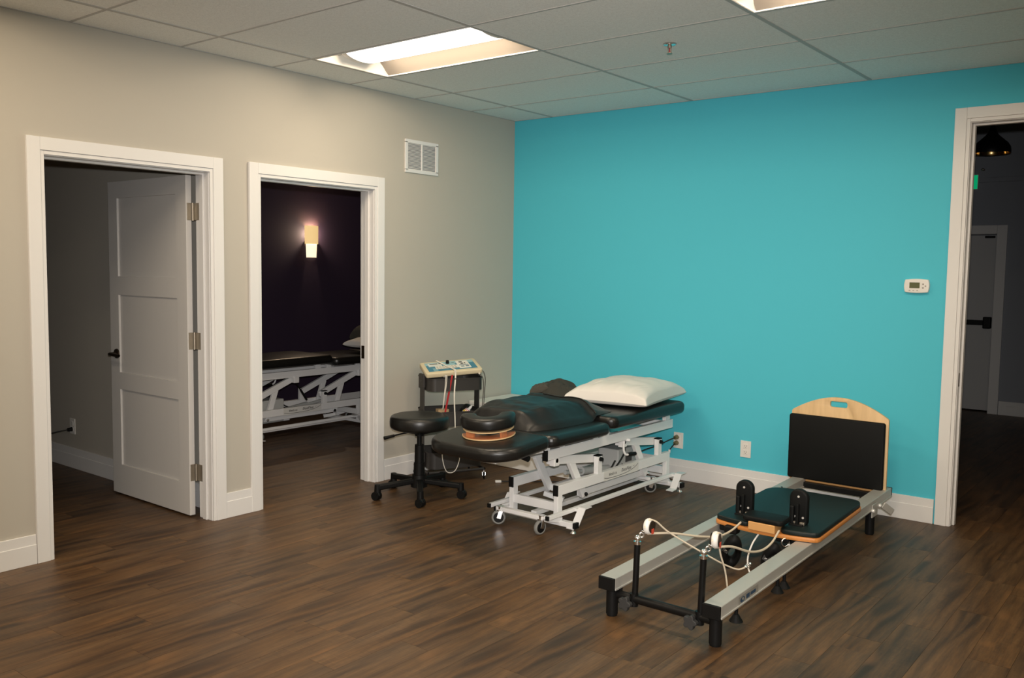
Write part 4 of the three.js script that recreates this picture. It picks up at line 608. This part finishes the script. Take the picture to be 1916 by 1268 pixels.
{
  const p1 = thing('power_cord', 'black power cord from the upper outlet socket to the table', 'cord');
  part(p1, 'plug', [rod(V(1.555, 0.310, 0.009), V(1.552, 0.308, 0.035), 0.017, 0.014)], MAT.olive);
  part(p1, 'cable', tube([V(1.552, 0.308, 0.03), V(1.54, 0.30, 0.08), V(1.48, 0.26, 0.16), V(1.42, 0.23, 0.26), V(1.40, 0.2, 0.36), V(1.43, 0.19, 0.5)], 0.0042, 40), MAT.cordBlack);
  const p2 = thing('power_cord', 'black power cord from the lower outlet socket down behind the table', 'cord');
  part(p2, 'plug', [rod(V(1.555, 0.268, 0.009), V(1.552, 0.266, 0.035), 0.017, 0.014)], MAT.olive);
  part(p2, 'cable', tube([V(1.552, 0.266, 0.03), V(1.545, 0.24, 0.07), V(1.52, 0.18, 0.09), V(1.53, 0.09, 0.10), V(1.56, 0.02, 0.14), V(1.5, 0.006, 0.22), V(1.2, 0.006, 0.45), V(0.95, 0.006, 0.7), V(0.75, 0.006, 0.86), V(0.66, 0.008, 0.96)], 0.0042, 60), MAT.cordBlack);
  part(p2, 'tag', new THREE.BoxGeometry(0.014, 0.022, 0.006).rotateY(0.4).translate(1.538, 0.215, 0.085), MAT.whitePlastic);
  part(p2, 'connector', [rbx(-0.022, 0.022, 0, 0.016, -0.012, 0.012, 0.004).rotateY(0.8).translate(0.66, 0.001, 0.965)], MAT.whitePlastic);
  const p3 = thing('power_cord', 'dark power cord with a white tag in the dark left room', 'cord');
  part(p3, 'plug', rod(V(-1.985, 0.288, 2.709), V(-1.985, 0.287, 2.74), 0.016, 0.013), MAT.plastic);
  part(p3, 'cable', tube([V(-1.985, 0.287, 2.735), V(-2.0, 0.28, 2.80), V(-2.06, 0.255, 2.86), V(-2.12, 0.20, 2.90), V(-2.2, 0.10, 2.92), V(-2.3, 0.008, 2.95)], 0.0045, 30), MAT.cordBlack);
  part(p3, 'tag', new THREE.BoxGeometry(0.05, 0.03, 0.006).rotateZ(0.3).translate(-2.09, 0.228, 2.892), MAT.whitePlastic);
}
{
  const t = thing('thermostat', 'white thermostat with a small grey display on the turquoise wall', 'thermostat', [3.147, 1.445, 0], 0);
  const s = new THREE.Shape(), a = 0.073, b = 0.042; s.moveTo(-a + 0.008, -b + 0.004); s.quadraticCurveTo(0, -b - 0.006, a - 0.008, -b + 0.004); s.quadraticCurveTo(a + 0.006, 0, a - 0.008, b - 0.004); s.quadraticCurveTo(0, b + 0.006, -a + 0.008, b - 0.004); s.quadraticCurveTo(-a - 0.006, 0, -a + 0.008, -b + 0.004);
  part(t, 'case', toCreasedNormals(new THREE.ExtrudeGeometry(s, { depth: 0.022, bevelEnabled: true, bevelSize: 0.004, bevelThickness: 0.004, bevelOffset: -0.004, bevelSegments: 3, curveSegments: 12 }).translate(0, 0, 0.001), 0.6), MAT.whitePlastic);
  part(t, 'display', rbx(-0.040, 0.019, -0.014, 0.021, 0.024, 0.0285, 0.001), std(lin(0.10, 0.11, 0.05), 0.3));
  each(t, 'button', [rod(V(0.038, 0.011, 0.026), V(0.038, 0.011, 0.029), 0.005), rod(V(0.038, -0.011, 0.026), V(0.038, -0.011, 0.029), 0.005), rod(V(0.052, 0.0, 0.026), V(0.052, 0.0, 0.029), 0.004)], std(lin(0.3, 0.27, 0.24), 0.5));
  each(t, 'button', [-0.038, -0.016, 0.006].map(x => rbx(x - 0.005, x + 0.005, -0.030, -0.026, 0.026, 0.0285, 0.001)), std(lin(0.3, 0.27, 0.24), 0.5));
}
{
  const s = thing('sprinkler_head', 'small metal fire sprinkler on a ceiling tile', 'sprinkler', [2.23, H, 1.50], 0);
  part(s, 'escutcheon', lathe([[0.012, -0.010], [0.030, -0.007], [0.036, 0.0], [0.0, 0.0]], 28), MAT.chrome);
  part(s, 'frame', [new THREE.CylinderGeometry(0.010, 0.012, 0.016, 16).translate(0, -0.014, 0), rod(V(-0.010, -0.02, 0), V(-0.009, -0.045, 0), 0.0025), rod(V(0.010, -0.02, 0), V(0.009, -0.045, 0), 0.0025), rod(V(-0.010, -0.045, 0), V(0.010, -0.045, 0), 0.003)], MAT.nickel);
  part(s, 'bulb', rod(V(0, -0.02, 0), V(0, -0.044, 0), 0.0035), MAT.red);
  part(s, 'deflector', new THREE.CylinderGeometry(0.015, 0.015, 0.003, 20).translate(0, -0.049, 0), MAT.nickel);
}
// wall sconce in the purple room
{
  const s = thing('wall_sconce', 'lit amber wall sconce of two stacked curved shades on the purple wall', 'wall lamp', [-2.75, 1.60, -0.125], 0);
  part(s, 'back_plate', rbx(0, 0.012, 0.02, 0.30, -0.05, 0.05, 0.003), MAT.bronze);
  const shade = (r0, r1, y0, y1, dx) => { const pos = [], idx = [], n = 20; for (let k = 0; k <= n; k++) { const a = (k / n - 0.5) * Math.PI; pos.push(r0 * 0.75 * Math.cos(a) + dx, y0, r0 * Math.sin(a), r1 * 0.75 * Math.cos(a) + dx, y1, r1 * Math.sin(a)); } for (let k = 0; k < n; k++) idx.push(2 * k, 2 * k + 1, 2 * k + 2, 2 * k + 1, 2 * k + 3, 2 * k + 2); const g = new THREE.BufferGeometry(); g.setAttribute('position', new THREE.Float32BufferAttribute(pos, 3)); g.setIndex(idx); g.computeVertexNormals(); return g; };
  const up = new THREE.MeshPhysicalMaterial({ color: lin(0.9, 0.75, 0.45), roughness: 0.9, emissive: new THREE.Color(1.0, 0.66, 0.27), emissiveIntensity: 0.72, side: THREE.DoubleSide });
  const lo = new THREE.MeshPhysicalMaterial({ color: lin(0.9, 0.8, 0.6), roughness: 0.9, emissive: new THREE.Color(1.0, 0.84, 0.56), emissiveIntensity: 1.15, side: THREE.DoubleSide });
  part(s, 'lower_shade', shade(0.060, 0.068, 0.0, 0.18, 0.0), lo);
  part(s, 'upper_shade', shade(0.080, 0.082, 0.138, 0.322, 0.0), up);
  part(s, 'bulb', ball(0.028, 0.24, 0, 0.014), new THREE.MeshStandardMaterial({ color: 0xffffff, emissive: new THREE.Color(1, 0.85, 0.62), emissiveIntensity: 6 }));
  const L = new THREE.PointLight(new THREE.Color(1.0, 0.74, 0.50), 1.3, 0, 2); L.position.set(0.028, 0.24, 0); L.castShadow = true; s.add(L);
}
// hallway: pendant lamp and exit sign
{
  const p = thing('pendant_lamp', 'black bell shaped pendant lamp with a brass lining in the hallway', 'pendant lamp', [2.76, 0, -4.0], 0);
  part(p, 'shade', lathe([[0.168, 2.700], [0.170, 2.72], [0.165, 2.76], [0.14, 2.80], [0.09, 2.845], [0.05, 2.885], [0.03, 2.93], [0.022, 2.97], [0.0, 2.97]], 48), MAT.blackSteel);
  part(p, 'lining', lathe([[0.1665, 2.701], [0.1675, 2.72], [0.162, 2.758], [0.137, 2.797], [0.087, 2.842], [0.04, 2.87], [0, 2.875]], 48), MAT.brassIn);
  part(p, 'cord', rod(V(0, 2.97, 0), V(0, 3.30, 0), 0.004), MAT.cordBlack);
  part(p, 'bulb', ball(0, 2.79, 0, 0.035), MAT.whitePlastic);
  const e = thing('exit_sign', 'green exit sign half hidden behind the hallway door casing', 'sign', [2.302, 2.53, -5.06], 0);
  part(e, 'case', rbx(-0.155, 0.146, -0.082, 0.082, -0.04, 0.0, 0.004), MAT.whitePlastic);
  part(e, 'lit_panel', rbx(-0.147, 0.138, -0.074, 0.074, -0.002, 0.003, 0.001), new THREE.MeshStandardMaterial({ color: lin(0.0, 0.25, 0.1), roughness: 0.4, emissive: new THREE.Color(0.0, 0.42, 0.16), emissiveIntensity: 0.65 }));
  const k = thing('wall_fitting', 'tiny dark round fitting on the hallway wall above the exit sign', 'fitting', [2.49, 2.66, -5.08], 0);
  part(k, 'body', [rod(V(0, 0, -0.02), V(0, 0, 0.03), 0.012), ball(0, 0, 0.035, 0.016)], MAT.nickel);
}

renderer.render(scene, camera);
